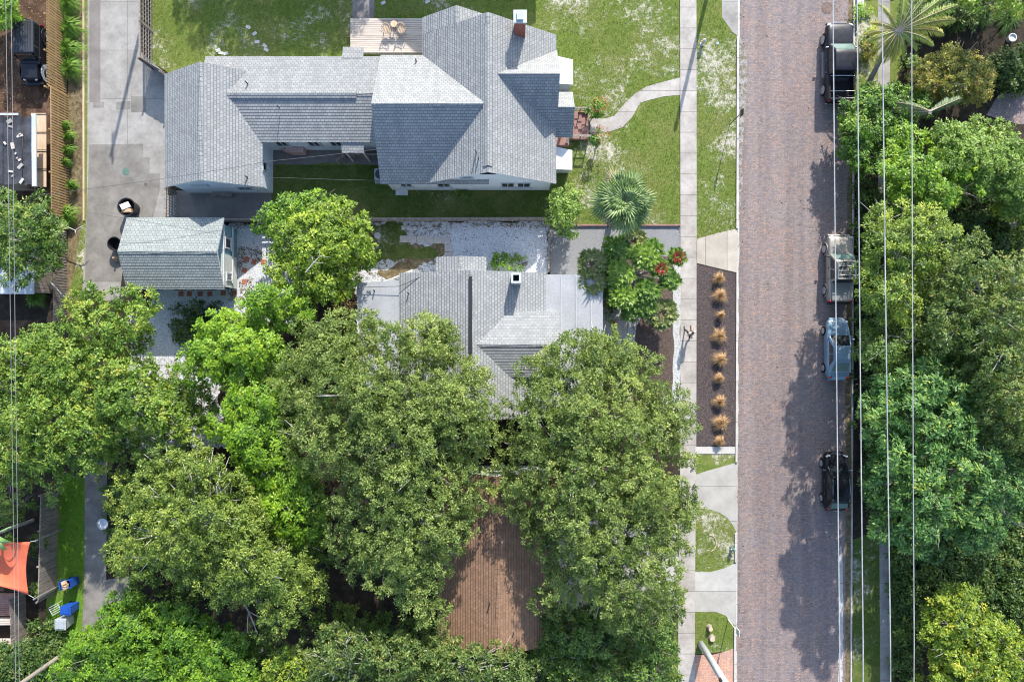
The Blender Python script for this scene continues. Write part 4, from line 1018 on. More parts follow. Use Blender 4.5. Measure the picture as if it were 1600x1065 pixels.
m=MB(); m.box((0,0,.4),(.85,.85,.74)); m.box((0,0,.02),(1.05,1.05,.08)); m.build('housing',M['greyplastic'],root,bevel=.05)
m=MB(); 
for k in range(8): a=k*math.pi/4; m.bar((0,0,.79),(.33*math.cos(a),.33*math.sin(a),.79),.02,.01)
m.lathe([(.34,.775),(.36,.79),(.34,.80)],(0,0,0),24,m=0); m.build('fan_grille',M['black'],root)
x,y=G2(604,305)
o=MB().box((0,0,.05),(.9,.5,.1)).build('white_board',M['whitepaint']); 
o.location=(G2(628,300)[0],G2(628,300)[1],0); tag(o,'low white board lying against the house wall beside the air conditioner','board')

# deck, two chairs and a table
dk=empty('wooden_deck',(*G2(606,60),0),'weathered wooden deck at the end of the short top path','deck')
a=Vector(G2(549,33)); c=Vector(G2(662,86)); o0=Vector(G2(606,60)); m=MB(); n=16
for i in range(n):
    yy=a.y+(c.y-a.y)*(i+.5)/n; m.box((0,yy-o0.y,.40),(c.x-a.x,abs(c.y-a.y)/n-.02,.04))
m.build('board_panel',M['deck'],dk); m=MB(); m.box((0,0,.19),(c.x-a.x-.1,a.y-c.y-.1,.36)); m.build('deck_frame',M['woodgrey'],dk)
def patio_chair(label,px,py,rz):
    x,y=W(px,py,.8).x,W(px,py,.8).y; root=empty('patio_chair',(x,y,.42),label,'chair','two chairs on the wooden deck',rz)
    m=MB(); m.lathe([(.27,-.02),(.29,0),(.27,.02)],(0,0,.42),18,sy=.95); m.build('seat',M['ply'],root)
    m=MB(); n=7
    for k in range(n): t=math.pi*(.12+.76*k/(n-1)); m.box((.3*math.cos(t),-.30*math.sin(t),.68),(.035,.035,.45))
    m.tube([(.31*math.cos(math.pi*(.05+.9*k/10)),-.31*math.sin(math.pi*(.05+.9*k/10)),.90) for k in range(11)],.025,6); m.build('backrest',M['ply'],root)
    for s in (-1,1):
        MB().tube([(s*.33,.2,.42),(s*.34,.2,.66),(s*.31,-.1,.68)],.02,6).build('armrest',M['woodgrey'],root)
        for t in (-1,1): MB().tube([(s*.22,t*.2,.42),(s*.27,t*.25,0)],.02,6).build('leg',M['woodgrey'],root)
patio_chair('rattan patio chair on the left of the round deck table',604,48,R(170)); patio_chair('rattan patio chair with pale cushion on the right of the round deck table',627,47,R(190))
x,y=W(615,37,1.1).x,W(615,37,1.1).y; t=empty('patio_table',(x,y,.42),'small round table between the two deck chairs','table')
MB().lathe([(.24,.6),(.25,.62),(.24,.64)],(0,0,0),20).build('tabletop',M['ply'],t); MB().tube([(0,0,0),(0,0,.6)],.03,8).build('pedestal',M['woodgrey'],t); MB().lathe([(.2,0),(.18,.03)],(0,0,0),16).build('foot',M['woodgrey'],t)

# orange shade sail
m=MB(); N=14; cs=[W(-60,838,3.0),W(47,846,2.9),W(45,929,2.4),W(-60,905,2.9)]
def bil(u,v):
    p=(cs[0]*(1-u)+cs[1]*u)*(1-v)+(cs[3]*(1-u)+cs[2]*u)*v
    cxn=(cs[0]+cs[1]+cs[2]+cs[3])/4; e=max(0,1-min(u,1-u,v,1-v)*6)
    k=.10*(4*u*(1-u) if v in (0,1) else 0)+.10*(4*v*(1-v) if u in (0,1) else 0)
    p=p+(cxn-p)*k; p.z-=.45*math.sin(math.pi*u)*math.sin(math.pi*v); return p
V=[[bil(i/N,j/N) for i in range(N+1)] for j in range(N+1)]
for j in range(N):
    for i in range(N): m.face([V[j][i],V[j][i+1],V[j+1][i+1],V[j+1][i]])
root=empty('shade_sail',(*G2(10,890),0),'orange fabric shade sail stretched over the yard at the lower left edge','shade sail')
o=m.build('canopy',M['sail'],root,smooth=True); bm=bmesh.new(); bm.from_mesh(o.data); bmesh.ops.remove_doubles(bm,verts=bm.verts,dist=.001); bm.to_mesh(o.data); bm.free(); o.location=-root.location; 
s=o.modifiers.new('t','SOLIDIFY'); s.thickness=.01
for k,c in enumerate(cs[1:3]):
    e=c+Vector((.45,-.25 if k else .1,0)); p=MB().tube([c,e],.015,6); p=p.build('strap',M['whitepaint'],root); p.location=-root.location
    p=MB().tube([(e.x,e.y,0),(e.x,e.y,c.z+.15)],.06,8).build('pole',M['metal'],root); p.location=-root.location
# decks and plank walks at the lower left
def plank(label,pts,z,name='wooden_platform',mat='deck',cat='deck'):
    P=[Vector(G2(*p)) for p in pts]; o0=P[0]; xs=[p.x for p in P]; ys=[p.y for p in P]; m=MB()
    y=min(ys)
    while y<max(ys)-.08: m.box(((min(xs)+max(xs))/2-o0.x,y+.07-o0.y,z),(max(xs)-min(xs),.12,.04)); y+=.14
    m.box(((min(xs)+max(xs))/2-o0.x,(min(ys)+max(ys))/2-o0.y,z/2-.02),(max(xs)-min(xs)-.1,max(ys)-min(ys)-.1,z-.02))
    o=m.build(name,M[mat]); o.location=(o0.x,o0.y,0); tag(o,label,cat)
plank('pale plank platform corner at the left edge below the sail',[(-40,960),(35,968)],.9)
plank('low plank platform near the bottom left climber leaves',[(-40,995),(55,1012)],.5)
plank('raised brown deck strip under the sail posts',[(-60,925),(28,958)],.4,mat='redwood')
plank('dark timber stair run beside the pale shed at the left',[(88,430),(104,500)],.35,mat='woodgrey',cat='steps')
# satellite dish / pale round disc by the lower alley
x,y=W(161,818,2.6).x,W(161,818,2.6).y; root=empty('satellite_dish',(x,y,0),'pale blue round dish on a post half hidden by leaves beside the lower alley','satellite dish')
MB().tube([(0,0,0),(0,0,2.5)],.03,8).build('post',M['metal'],root); MB().lathe([(.02,-.12),(.2,-.09),(.33,-.02),(.40,.07),(.41,.08),(.33,.0),(.18,-.06),(.01,-.09)],(0,0,2.6),28).build('dish',M['tin'],root,smooth=True)
MB().bar((0,0,2.55),(.1,-.1,2.9),.02,.02).build('receiver_arm',M['metal'],root)
# plant pot and round stool in the right garden
x,y=W(1585,57,.6).x,W(1585,57,.6).y; o=MB().lathe([(.20,0),(.30,.42),(.31,.45),(.26,.45),(.24,.36),(.02,.34)],(0,0,0),24).build('plant_pot',M['whitepaint']); o.location=(x,y,0); tag(o,'empty round white plant pot near the top right corner','plant pot')
# hydrant, stumps, small boxes
def hydrant(label,px,py,m1,m2,s=1,name='fire_hydrant',cat='fire hydrant'):
    x,y=G2(px,py); r=empty(name,(x,y,0),label,cat)
    MB().lathe([(.17*s,0),(.17*s,.05),(.11*s,.06),(.11*s,.55*s),(.14*s,.56*s),(.14*s,.60*s),(.10*s,.70*s),(.04*s,.76*s),(.03*s,.82*s)],(0,0,0),18).build('barrel',m1,r)
    for a in (0,math.pi,math.pi/2*3): MB().tube([(.09*math.cos(a),.09*math.sin(a),.45*s),(.19*math.cos(a),.19*math.sin(a),.45*s)],.05,10).build('nozzle_cap',m2,r)
hydrant('white and yellow fire hydrant on the upper verge beside the sidewalk',1097,69,M['whitepaint'],plain('yellow_paint',(.65,.45,.05)))
hydrant('dark green pale capped hydrant at the kerb of the rounded grass island',1143,855,M['greeniron'],M['whitepaint'],.9)
def stump(label,px,py,r,h):
    x,y=G2(px,py); root=empty('tree_stump',(x,y,0),label,'stump')
    MB().lathe([(r*1.5,0),(r*1.15,h*.4),(r,h)],(0,0,0),14).build('trunk',M['bark'],root); MB().lathe([(r*.96,h),(r*.9,h+.02)],(0,0,0),14).build('cut_face',M['ply'],root)
stump('upper of two cut stumps on the grass island near the concrete pole',1108,979,.16,.42); stump('lower of two cut stumps on the grass island near the concrete pole',1112,996,.20,.22)
def disc(name,label,px,py,r,mat,cat,z=.035):
    x,y=G2(px,py); m=MB(); m.lathe([(r,0),(r,z),(r*.86,z),(r*.86,z-.006),(r*.82,z-.006),(r*.82,z+.002)],(0,0,0),30)
    for k in range(5): m.box((0,-r*.6+r*.3*k,z+.001),(r*1.1,.03,.006))
    o=m.build(name,mat); o.location=(x,y,0); return tag(o,label,cat)
disc('manhole_cover','round green manhole cover in the alley slab',197,268,.27,M['greeniron'],'manhole cover'); disc('manhole_cover','small dark round drain cover in the alley near the garage corner',228,288,.13,M['rust'],'manhole cover')
disc('manhole_cover','large rusty manhole cover in the brick street near the black pickup',1292,13,.44,M['rust'],'manhole cover',.02)
disc('water_cover','round pale lid set in the grass of the upper verge',1121,68,.12,M['greyplastic'],'utility cover')
disc('stepping_stone','round pale stone on the shaded grass left of the paver walk',590,368,.24,M['paver'],'stepping stone')
# things repeated: stepping stones
def stone(label,px,py,sx,sy,mat,rz,group,name='stepping_stone',z=.04,cat='stepping stone'):
    x,y=G2(px,py); o=MB().box((0,0,z/2),(sx,sy,z)).build(name,M[mat],bevel=.01); o.location=(x,y,.012); o.rotation_euler=(0,0,rz); return tag(o,label,cat,group)
TS=[(386,405,'northmost of the terracotta stones in the gravel beside the shed'),(397,409,'terracotta stone touching the leaf pile east of the shed'),(412,409,'terracotta stone farthest east, next to the round lime green tree'),
 (382,422,'terracotta stone just below the leaf pile where sunlight starts'),(382,440,'terracotta stone alone in the sunlit gravel midway down the shed'),(366,458,'terracotta stone at the sunlit bend below the shed corner'),
 (349,458,'terracotta stone right at the shed roof corner'),(328,459,'shaded terracotta stone, easternmost behind the shed'),(313,459,'shaded terracotta stone third from the corner behind the shed'),(296,459,'shaded terracotta stone near the middle behind the shed'),(283,459,'shaded terracotta stone farthest west behind the shed')]
for px,py,l in TS: stone(l,px,py,.36,.36,'terracotta',rnd.uniform(-.25,.25),'terracotta stones in the white gravel')
for i,(px,py,l) in enumerate([(388,43,'pale paver lying highest on the top lawn'),(398,53,'larger pale paver beside bare sand on the top lawn'),(402,66,'pale paver lying flat at the edge of the lawn shadow'),(414,72,'upper of two touching pavers on the sunlit lawn'),(416,78,'lower of two touching pavers on the sunlit lawn'),
  (341,79,'leftmost paver of the broken row on the sunlit lawn'),(345,83,'tilted paver right of the leftmost one on the sunlit lawn'),(353,84,'upright set pale paver in the middle of the broken row'),(365,95,'lowest paver of the row close to the garage roof'),(599,5,'pale paver on the grass right of the short top path'),(668,3,'pale paver near the north gable of the white house')]):
    stone(l,px,py,.36,.22,'paver',rnd.uniform(-.8,.8),'pale pavers scattered on the top lawn')
k=0
for px,py,l in [(630,356,'leftmost of three small square pavers by the rail fence'),(639,356,'middle of three small square pavers by the rail fence'),(648,357,'rightmost of three small square pavers by the rail fence')]: stone(l,px,py,.26,.30,'paver',0,'small square pavers by the rail fence')
names=['first','second','third','fourth','fifth','sixth']
for i in range(6): stone(names[i]+' slab from the left in the pinkish paver walk',631+13.2*i,373.5+.4*i,.60,.50,'paverpink',-.02,'pinkish paver walk',cat='paving slab',name='paving_slab')
for i,l in enumerate(('upper slab of the paver walk turning down to the porch','middle slab of the paver walk turning down to the porch','lowest slab of the paver walk meeting the porch')): stone(l,701,388+11*i,.60,.48,'paverpink',0,'pinkish paver walk',cat='paving slab',name='paving_slab')
# rocks and hose on the rounded island
ho=[]
for i in range(16):
    t=-1.3+2.9*i/15; x,y=G2(1108+11*math.cos(t),848-13*math.sin(t)); ho.append((x,y,.03))
o=MB().tube([(p[0]-ho[0][0],p[1]-ho[0][1],p[2]) for p in ho],.03,6).build('garden_hose',M['ply']); o.location=(ho[0][0],ho[0][1],0); tag(o,'pale curved hose lying on the rounded grass island','hose')
o=MB().tube([(0,0,.05),(.1,-.9,.05)],.05,6).build('timber_log',M['redwood']); o.location=(*G2(1079,508),0); tag(o,'thin dark stick lying at the sidewalk edge above the walking person','stick')
o=MB().box((0,0,.05),(.1,1.05,.1)).build('kerb_timber',M['redwood']); o.location=(*G2(1150,1004),0); tag(o,'dark timber piece at the kerb beside the grass island with stumps','timber')
# ------------------------------------------------------------------ vegetation
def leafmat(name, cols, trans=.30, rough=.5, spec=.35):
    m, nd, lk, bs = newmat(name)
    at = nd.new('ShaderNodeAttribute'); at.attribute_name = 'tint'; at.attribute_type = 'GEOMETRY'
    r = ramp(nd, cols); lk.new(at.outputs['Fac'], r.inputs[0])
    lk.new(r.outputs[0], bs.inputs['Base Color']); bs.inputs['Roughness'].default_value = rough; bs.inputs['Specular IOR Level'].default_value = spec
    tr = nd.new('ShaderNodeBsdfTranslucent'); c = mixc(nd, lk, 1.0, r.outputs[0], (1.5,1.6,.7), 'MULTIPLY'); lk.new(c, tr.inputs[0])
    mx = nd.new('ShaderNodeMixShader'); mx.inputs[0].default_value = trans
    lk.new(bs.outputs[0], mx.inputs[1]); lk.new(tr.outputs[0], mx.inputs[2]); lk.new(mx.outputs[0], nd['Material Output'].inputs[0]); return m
def leaf_object(name, P, N, D, L, Wd, tint, mat, parent, shape='leaf'):
    """P base points, N leaf normals, D leaf directions, L/Wd sizes -> one mesh of small folded leaves"""
    n = len(P); N = N/np.linalg.norm(N,axis=1,keepdims=True)
    D = D - N*np.sum(D*N,axis=1,keepdims=True); D /= np.maximum(np.linalg.norm(D,axis=1,keepdims=True),1e-6)
    S = np.cross(D, N); L = L[:,None]; Wd = Wd[:,None]
    v = np.empty((n,4,3)); v[:,0]=P-D*L*.15; v[:,1]=P+D*L*.45+S*Wd*.5-N*Wd*.12; v[:,2]=P+D*L*.95-N*L*.12; v[:,3]=P+D*L*.45-S*Wd*.5-N*Wd*.12
    me = bpy.data.meshes.new(name); me.vertices.add(4*n); me.vertices.foreach_set('co', v.reshape(-1).astype(np.float32))
    me.loops.add(4*n); me.loops.foreach_set('vertex_index', np.arange(4*n,dtype=np.int32))
    me.polygons.add(n); me.polygons.foreach_set('loop_start', np.arange(0,4*n,4,dtype=np.int32))
    me.update(calc_edges=True)
    a = me.attributes.new('tint','FLOAT','FACE'); a.data.foreach_set('value', np.clip(tint,0,1).astype(np.float32))
    me.materials.append(mat); o = bpy.data.objects.new(name, me); COL.objects.link(o)
    if parent is not None: o.parent = parent
    return o
def in_poly(x, y, poly):
    p = np.array(poly,float); inside = np.zeros(len(x),bool); dmin = np.full(len(x),1e9)
    for i in range(len(p)):
        x0,y0 = p[i]; x1,y1 = p[(i+1)%len(p)]
        c = ((y0>y)!=(y1>y)); 
        with np.errstate(divide='ignore',invalid='ignore'): xi = (x1-x0)*(y-y0)/(y1-y0)+x0
        inside ^= (c & (x<xi))
        t = np.clip(((x-x0)*(x1-x0)+(y-y0)*(y1-y0))/max((x1-x0)**2+(y1-y0)**2,1e-9),0,1)
        dmin = np.minimum(dmin, np.hypot(x-x0-t*(x1-x0), y-y0-t*(y1-y0)))
    return inside, dmin
def rv(n): 
    v = rng.normal(size=(n,3)); return v/np.linalg.norm(v,axis=1,keepdims=True)

SP = {
 # leaf length, width, lobe radius(m), lobe spacing(m), sub clump spacing, leaves per sub clump, sub radius, colours
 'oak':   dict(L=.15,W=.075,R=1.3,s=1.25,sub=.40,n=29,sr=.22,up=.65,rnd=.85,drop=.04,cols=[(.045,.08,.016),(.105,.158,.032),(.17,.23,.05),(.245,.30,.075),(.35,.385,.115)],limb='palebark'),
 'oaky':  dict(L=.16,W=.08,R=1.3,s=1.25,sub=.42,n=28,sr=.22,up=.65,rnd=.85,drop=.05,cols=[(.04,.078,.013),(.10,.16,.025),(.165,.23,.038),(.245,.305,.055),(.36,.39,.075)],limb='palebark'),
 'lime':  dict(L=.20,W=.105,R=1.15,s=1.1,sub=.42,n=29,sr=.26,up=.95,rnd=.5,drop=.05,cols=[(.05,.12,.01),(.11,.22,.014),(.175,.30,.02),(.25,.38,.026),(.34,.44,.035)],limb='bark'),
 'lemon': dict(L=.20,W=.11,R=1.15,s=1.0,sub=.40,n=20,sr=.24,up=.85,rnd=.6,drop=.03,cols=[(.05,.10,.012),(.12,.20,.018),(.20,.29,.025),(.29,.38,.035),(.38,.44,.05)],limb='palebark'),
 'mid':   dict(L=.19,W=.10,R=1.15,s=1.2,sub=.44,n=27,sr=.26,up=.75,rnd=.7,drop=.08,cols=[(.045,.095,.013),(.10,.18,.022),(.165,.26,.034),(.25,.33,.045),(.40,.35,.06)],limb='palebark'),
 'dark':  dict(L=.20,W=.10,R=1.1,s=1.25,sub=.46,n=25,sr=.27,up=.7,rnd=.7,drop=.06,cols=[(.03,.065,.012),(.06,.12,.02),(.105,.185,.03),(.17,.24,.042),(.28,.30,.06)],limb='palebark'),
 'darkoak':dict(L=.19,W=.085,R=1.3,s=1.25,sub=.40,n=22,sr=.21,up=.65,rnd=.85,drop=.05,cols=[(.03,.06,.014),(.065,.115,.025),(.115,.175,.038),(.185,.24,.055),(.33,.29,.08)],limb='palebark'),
 'blue':  dict(L=.26,W=.11,jit=1.7,und=.5,R=.80,s=1.15,sub=.38,n=28,sr=.24,up=.75,rnd=.6,drop=.05,cols=[(.022,.065,.015),(.055,.135,.03),(.105,.215,.05),(.18,.31,.08),(.36,.40,.05)],limb='bark'),
 'gloss': dict(L=.20,W=.10,R=.7,s=.75,sub=.38,n=25,sr=.22,up=.75,rnd=.65,drop=.02,cols=[(.03,.08,.012),(.065,.15,.016),(.11,.215,.025),(.17,.28,.035),(.26,.34,.05)],limb='bark',spec=.35,rough=.45),
 'gold':  dict(L=.13,W=.08,R=.6,s=.6,sub=.28,n=20,sr=.18,up=.7,rnd=.7,drop=.02,cols=[(.07,.11,.018),(.15,.18,.028),(.27,.265,.045),(.37,.30,.065),(.47,.28,.09)],limb='bark'),
 'pale':  dict(L=.16,W=.09,R=.75,s=.75,sub=.32,n=20,sr=.21,up=.75,rnd=.65,drop=.02,cols=[(.06,.12,.02),(.13,.22,.035),(.21,.32,.06),(.29,.39,.085),(.37,.43,.11)],limb='bark'),
 'yellow':dict(L=.19,W=.10,R=.85,s=.85,sub=.36,n=21,sr=.23,up=.7,rnd=.7,drop=.04,cols=[(.05,.10,.012),(.115,.195,.02),(.20,.285,.028),(.33,.375,.035),(.47,.42,.06)],limb='palebark'),
 'ygreen':dict(L=.18,W=.095,R=1.0,s=1.05,sub=.42,n=26,sr=.26,up=.7,rnd=.7,drop=.06,cols=[(.045,.095,.014),(.11,.18,.028),(.19,.27,.045),(.30,.37,.05),(.46,.47,.06)],limb='palebark'),
 'cover': dict(L=.20,W=.11,R=.8,s=.7,sub=.38,n=16,sr=.25,up=.7,rnd=.8,drop=.02,cols=[(.02,.05,.012),(.04,.09,.018),(.075,.13,.025),(.12,.17,.035),(.2,.22,.05)],limb='bark'),
}
for k, s in SP.items(): s['mat'] = leafmat('leaves_'+k, s['cols'], s.get('trans',.3), s.get('rough',.5), s.get('spec',.35))
def limbs(root, base, tops, r0, mat, fork=.35, n=16):
    """tapered trunk that forks into limbs reaching the crown's lobes"""
    base = Vector(base); tops = [Vector(t) for t in tops]
    if not tops: return
    cen = sum(tops, Vector())/len(tops); ftop = base.lerp(cen, fork); ftop.x = base.x+(cen.x-base.x)*.35; ftop.y = base.y+(cen.y-base.y)*.35
    m = MB(); m.tube([base-Vector((0,0,.1)), base+Vector((0,0,.25)), base.lerp(ftop,.5)+Vector((.06,.04,0)), ftop],[r0*1.5,r0*1.08,r0*.9,r0*.75],12)
    m.build('trunk', mat, root, smooth=True).location = -root.location
    sec = {}
    # group tops by direction into main limbs
    k = max(3,min(7,len(tops)//4)); groups = [[] for _ in range(k)]
    for t in tops:
        a = math.atan2(t.y-ftop.y,t.x-ftop.x); groups[int((a+math.pi)/(2*math.pi)*k)%k].append(t)
    b = MB()
    for gsel in groups:
        if not gsel: continue
        c = sum(gsel,Vector())/len(gsel); mid = ftop.lerp(c,.55); mid.z = ftop.z+(c.z-ftop.z)*.5
        q = ftop.lerp(mid,.5)+Vector((rnd.uniform(-.2,.2),rnd.uniform(-.2,.2),.15))
        b.tube([ftop-Vector((0,0,.1)),q,mid],[r0*.5,r0*.42,r0*.32],8)
        for t in gsel:
            q1 = mid.lerp(t,.35)+Vector((rnd.uniform(-.25,.25),rnd.uniform(-.25,.25),rnd.uniform(-.1,.3)))
            q2 = mid.lerp(t,.7)+Vector((rnd.uniform(-.25,.25),rnd.uniform(-.25,.25),rnd.uniform(-.1,.3)))
            b.tube([mid,q1,q2,t],[r0*.26,r0*.19,r0*.12,r0*.05],6)
            for j in range(3):
                e = t+Vector((rnd.uniform(-1,1),rnd.uniform(-1,1),rnd.uniform(-.3,.5)))*.9
                b.tube([q2,q2.lerp(e,.6)+Vector((0,0,.12)),e],[r0*.10,r0*.07,r0*.025],5)
    b.build('limb', mat, root, smooth=True).location = -root.location
def tree(name, label, cat, poly, ht, he, sp, group=None, dens=1.0, base=None, edge=None, tb=0.0, trunk=None, stuff=False, under=1.0):
    s = SP[sp]; poly = np.array(poly,float); k = (CAMH-(ht+he)/2)/FPX
    x0,y0 = poly.min(0); x1,y1 = poly.max(0)
    dmax = edge or max(20, min(x1-x0,y1-y0)*.42)
    def dome(d): 
        t = np.clip(d/dmax,0,1); return he+(ht-he)*np.sqrt(np.clip(1-(1-t)**2,0,1))
    # lobes
    sx = s['s']/k; xs=[]; 
    gx = np.arange(x0,x1+sx,sx); gy = np.arange(y0,y1+sx,sx*.87)
    X,Y = np.meshgrid(gx,gy); X = X + (np.arange(len(gy))%2)[:,None]*sx*.5
    X = X.ravel()+rng.uniform(-.32,.32,X.size)*sx; Y = Y.ravel()+rng.uniform(-.32,.32,Y.size)*sx
    ins,d = in_poly(X,Y,poly); keep = ins & (d > s['R']/k*.15) & ((d > s['R']/k*.95) | (rng.random(len(X)) < .80)); X,Y,d = X[keep],Y[keep],d[keep]
    if len(X)==0: X,Y,d = np.array([poly[:,0].mean()]),np.array([poly[:,1].mean()]),np.array([5.])
    RR = s['R']*rng.uniform(.5,1.15,len(X)); H = dome(d)+rng.uniform(-1.0,.5,len(X))*min(1,(ht-he)*.3+.2)*s['R']*s.get('jit',1)
    H = np.maximum(H, s['R']*.5); ltint = rng.normal(0,.11,len(X))
    LC = np.stack([(X-CX)*(CAMH-H)/FPX,(CY-Y)*(CAMH-H)/FPX,H],1)   # lobe tops, world
    # sub clumps on every lobe: upper hemisphere, flattened
    Ps=[];Ns=[];Ts=[];Lb=[]
    for i in range(len(LC)):
        r = RR[i]; m_ = int(dens*2.1*math.pi*r*r/(s['sub']**2)*.62)+4
        u = rv(m_); u[:,2] = np.abs(u[:,2])*1.15-.30; u /= np.linalg.norm(u,axis=1,keepdims=True)
        rad = r*(1-.28*rng.random(m_)**2)
        # uneven lobe outline
        ph = rng.uniform(0,6.28,3); az = np.arctan2(u[:,1],u[:,0]); rad *= 1+.14*np.sin(az*3+ph[0])+.10*np.sin(az*5+ph[1])
        c = LC[i]-np.array([0,0,r*.72]); p = c+u*rad[:,None]*np.array([1,1,.78])
        Ps.append(p); Ns.append(u); Ts.append(np.full(m_,ltint[i])+rng.normal(0,.12,m_)); Lb.append(np.full(m_,(rng.random()**2)*16))
        if under:  # inner, lower foliage, shade put into its tint so that gaps look dark
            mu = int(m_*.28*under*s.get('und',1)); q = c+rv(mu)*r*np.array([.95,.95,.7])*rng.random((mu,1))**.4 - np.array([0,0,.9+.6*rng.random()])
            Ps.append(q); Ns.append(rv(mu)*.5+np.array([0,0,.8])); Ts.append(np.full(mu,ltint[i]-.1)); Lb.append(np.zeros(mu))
    P=np.concatenate(Ps);N=np.concatenate(Ns);T=np.concatenate(Ts)
    # keep the outline the photo shows, slightly ragged
    px = CX+P[:,0]*FPX/(CAMH-P[:,2]); py = CY-P[:,1]*FPX/(CAMH-P[:,2]); ins,d = in_poly(px,py,poly)
    LB=np.concatenate(Lb); keep = (ins | (d < LB*(1 if (x1-x0)>90 else .3))) & (P[:,2]>.15); P,N,T = P[keep],N[keep],T[keep]
    nl = s['n']; n = len(P)*nl
    off = rv(n)*s['sr']*(rng.random((n,1))**.5)*np.array([1,1,.6])
    Q = np.repeat(P,nl,0)+off; NN = np.repeat(N,nl,0)
    up = np.array([0,0,1.]); nrm = NN*(1-s['up']*.5)+up*s['up']+rv(n)*s['rnd']
    nrm[:,2] = np.abs(nrm[:,2])*.9+.05
    D = NN*np.array([1,1,.3])*.7+off/s['sr']*.8+rv(n)*.6-np.array([0,0,s['drop']*4])
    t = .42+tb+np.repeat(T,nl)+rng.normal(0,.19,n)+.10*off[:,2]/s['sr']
    L = s['L']*rng.uniform(.7,1.25,n); Wd = s['W']*rng.uniform(.75,1.2,n)
    cx_,cy_ = (poly[:,0].mean(),poly[:,1].mean())
    if stuff:
        o = leaf_object(name,Q,nrm,D,L,Wd,t,s['mat'],None); return tag(o,label,cat,kind='stuff')
    if base is None:
        kk=(CAMH-he)/FPX; bx,by=(cx_-CX)*kk,(CY-cy_)*kk
    else: bx,by = G2(*base)
    root = empty(name,(bx,by,0),label,cat,group)
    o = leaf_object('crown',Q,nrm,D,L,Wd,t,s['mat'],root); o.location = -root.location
    tops = [LC[i]-np.array([0,0,RR[i]*.55]) for i in range(len(LC))]
    if len(tops)>42: tops=[tops[i] for i in rng.choice(len(tops),42,replace=False)]
    limbs(root,(bx,by,0),tops,trunk or min(.42,.05+.032*ht),M[s['limb']])
    return root
def bare_branch(label,pxs,h,r=.05,mat='palebark'):
    """dead pale branch reaching out over the leaves"""
    P=[W(px,py,h+rnd.uniform(-.2,.3)) for px,py in pxs]; m=MB(); o0=P[0].copy()
    m.tube([p-o0 for p in P],[r*(1-.7*i/(len(P)-1)) for i in range(len(P))],6)
    for i in range(1,len(P)):
        for s in (-1,1):
            d=(P[i]-P[i-1]).normalized(); n=Vector((-d.y,d.x,0))*s; e=P[i]+(d*.5+n*.7)*rnd.uniform(.4,.9)
            m.tube([P[i]-o0,(P[i].lerp(e,.5)+Vector((0,0,.08)))-o0,e-o0],[r*.5,r*.35,r*.12],5)
    o=m.build('dead_branch',M[mat]); o.location=o0; return tag(o,label,'branch')

# ---- big oaks in the middle and below
OG='big oaks around the houses'
tree('oak_tree','large olive green oak leaning over the left half of the grey roofed house','tree',
 [(452,500),(478,485),(520,478),(560,490),(590,482),(625,465),(655,480),(690,500),(712,510),(718,525),(700,545),(712,552),(745,565),(772,590),(770,640),(778,680),(765,712),(760,738),(748,770),(750,810),(740,850),(702,885),(690,920),(700,950),(690,985),(650,985),(612,950),(565,925),(535,885),(505,870),(520,830),(510,780),(490,745),(462,715),(440,680),(448,640),(428,600),(446,560)],11.0,6.2,'oak',OG,base=(620,700))
tree('oak_tree','broad olive green oak between the brown roof and the front sidewalk','tree',
 [(795,600),(830,562),(868,528),(905,512),(950,512),(985,525),(1005,545),(1035,560),(1048,600),(1075,618),(1088,655),(1100,685),(1088,705),(1108,735),(1112,780),(1095,805),(1075,830),(1082,860),(1068,890),(1075,915),(1050,945),(1030,985),(990,1000),(950,990),(930,960),(895,955),(850,960),(825,930),(832,890),(820,850),(815,815),(775,795),(758,755),(772,715),(785,680),(768,650),(795,635)],10.5,5.6,'oak',OG,base=(935,745))
tree('oak_tree','yellowish olive oak spreading over the lower alley on the left','tree',
 [(180,740),(205,715),(250,695),(300,690),(345,712),(380,740),(410,790),(440,850),(470,870),(505,880),(512,930),(490,960),(470,990),(440,1010),(395,1000),(360,960),(310,940),(260,930),(218,915),(172,905),(158,860),(166,820),(158,785),(172,755)],10,5.0,'oaky',OG,base=(340,840))
tree('oak_tree','grey green oak crown along the bottom edge left of the brown roof','tree',
 [(455,1010),(490,985),(540,990),(570,975),(620,985),(665,1000),(690,985),(715,1010),(760,1000),(800,1010),(840,1035),(850,1120),(450,1120),(440,1050)],8,4.5,'darkoak',OG,base=(640,1060))
tree('oak_tree','small dark oak filling the gap between the left oaks above the dark hollow','tree',
 [(400,560),(450,570),(470,650),(480,720),(500,760),(515,830),(500,875),(455,880),(420,840),(390,770),(385,700),(380,620)],6.5,3.2,'mid',OG,base=(450,770))
tree('oak_tree','dark green tree under the right oak at the bottom, beside the sidewalk','tree',
 [(838,1003),(850,975),(880,945),(930,940),(990,950),(1040,945),(1062,930),(1066,960),(1050,990),(1062,1020),(1060,1120),(845,1120)],5.5,2.4,'dark',OG,base=(950,1020))
tree('shrub','loose leafy shrub crossing the sidewalk near the lower apron','shrub',[(1012,930),(1040,910),(1065,905),(1075,925),(1068,960),(1060,1000),(1040,1025),(1015,1010),(1005,970)],3.2,1.2,'darkoak',None,.7,base=(1045,965))
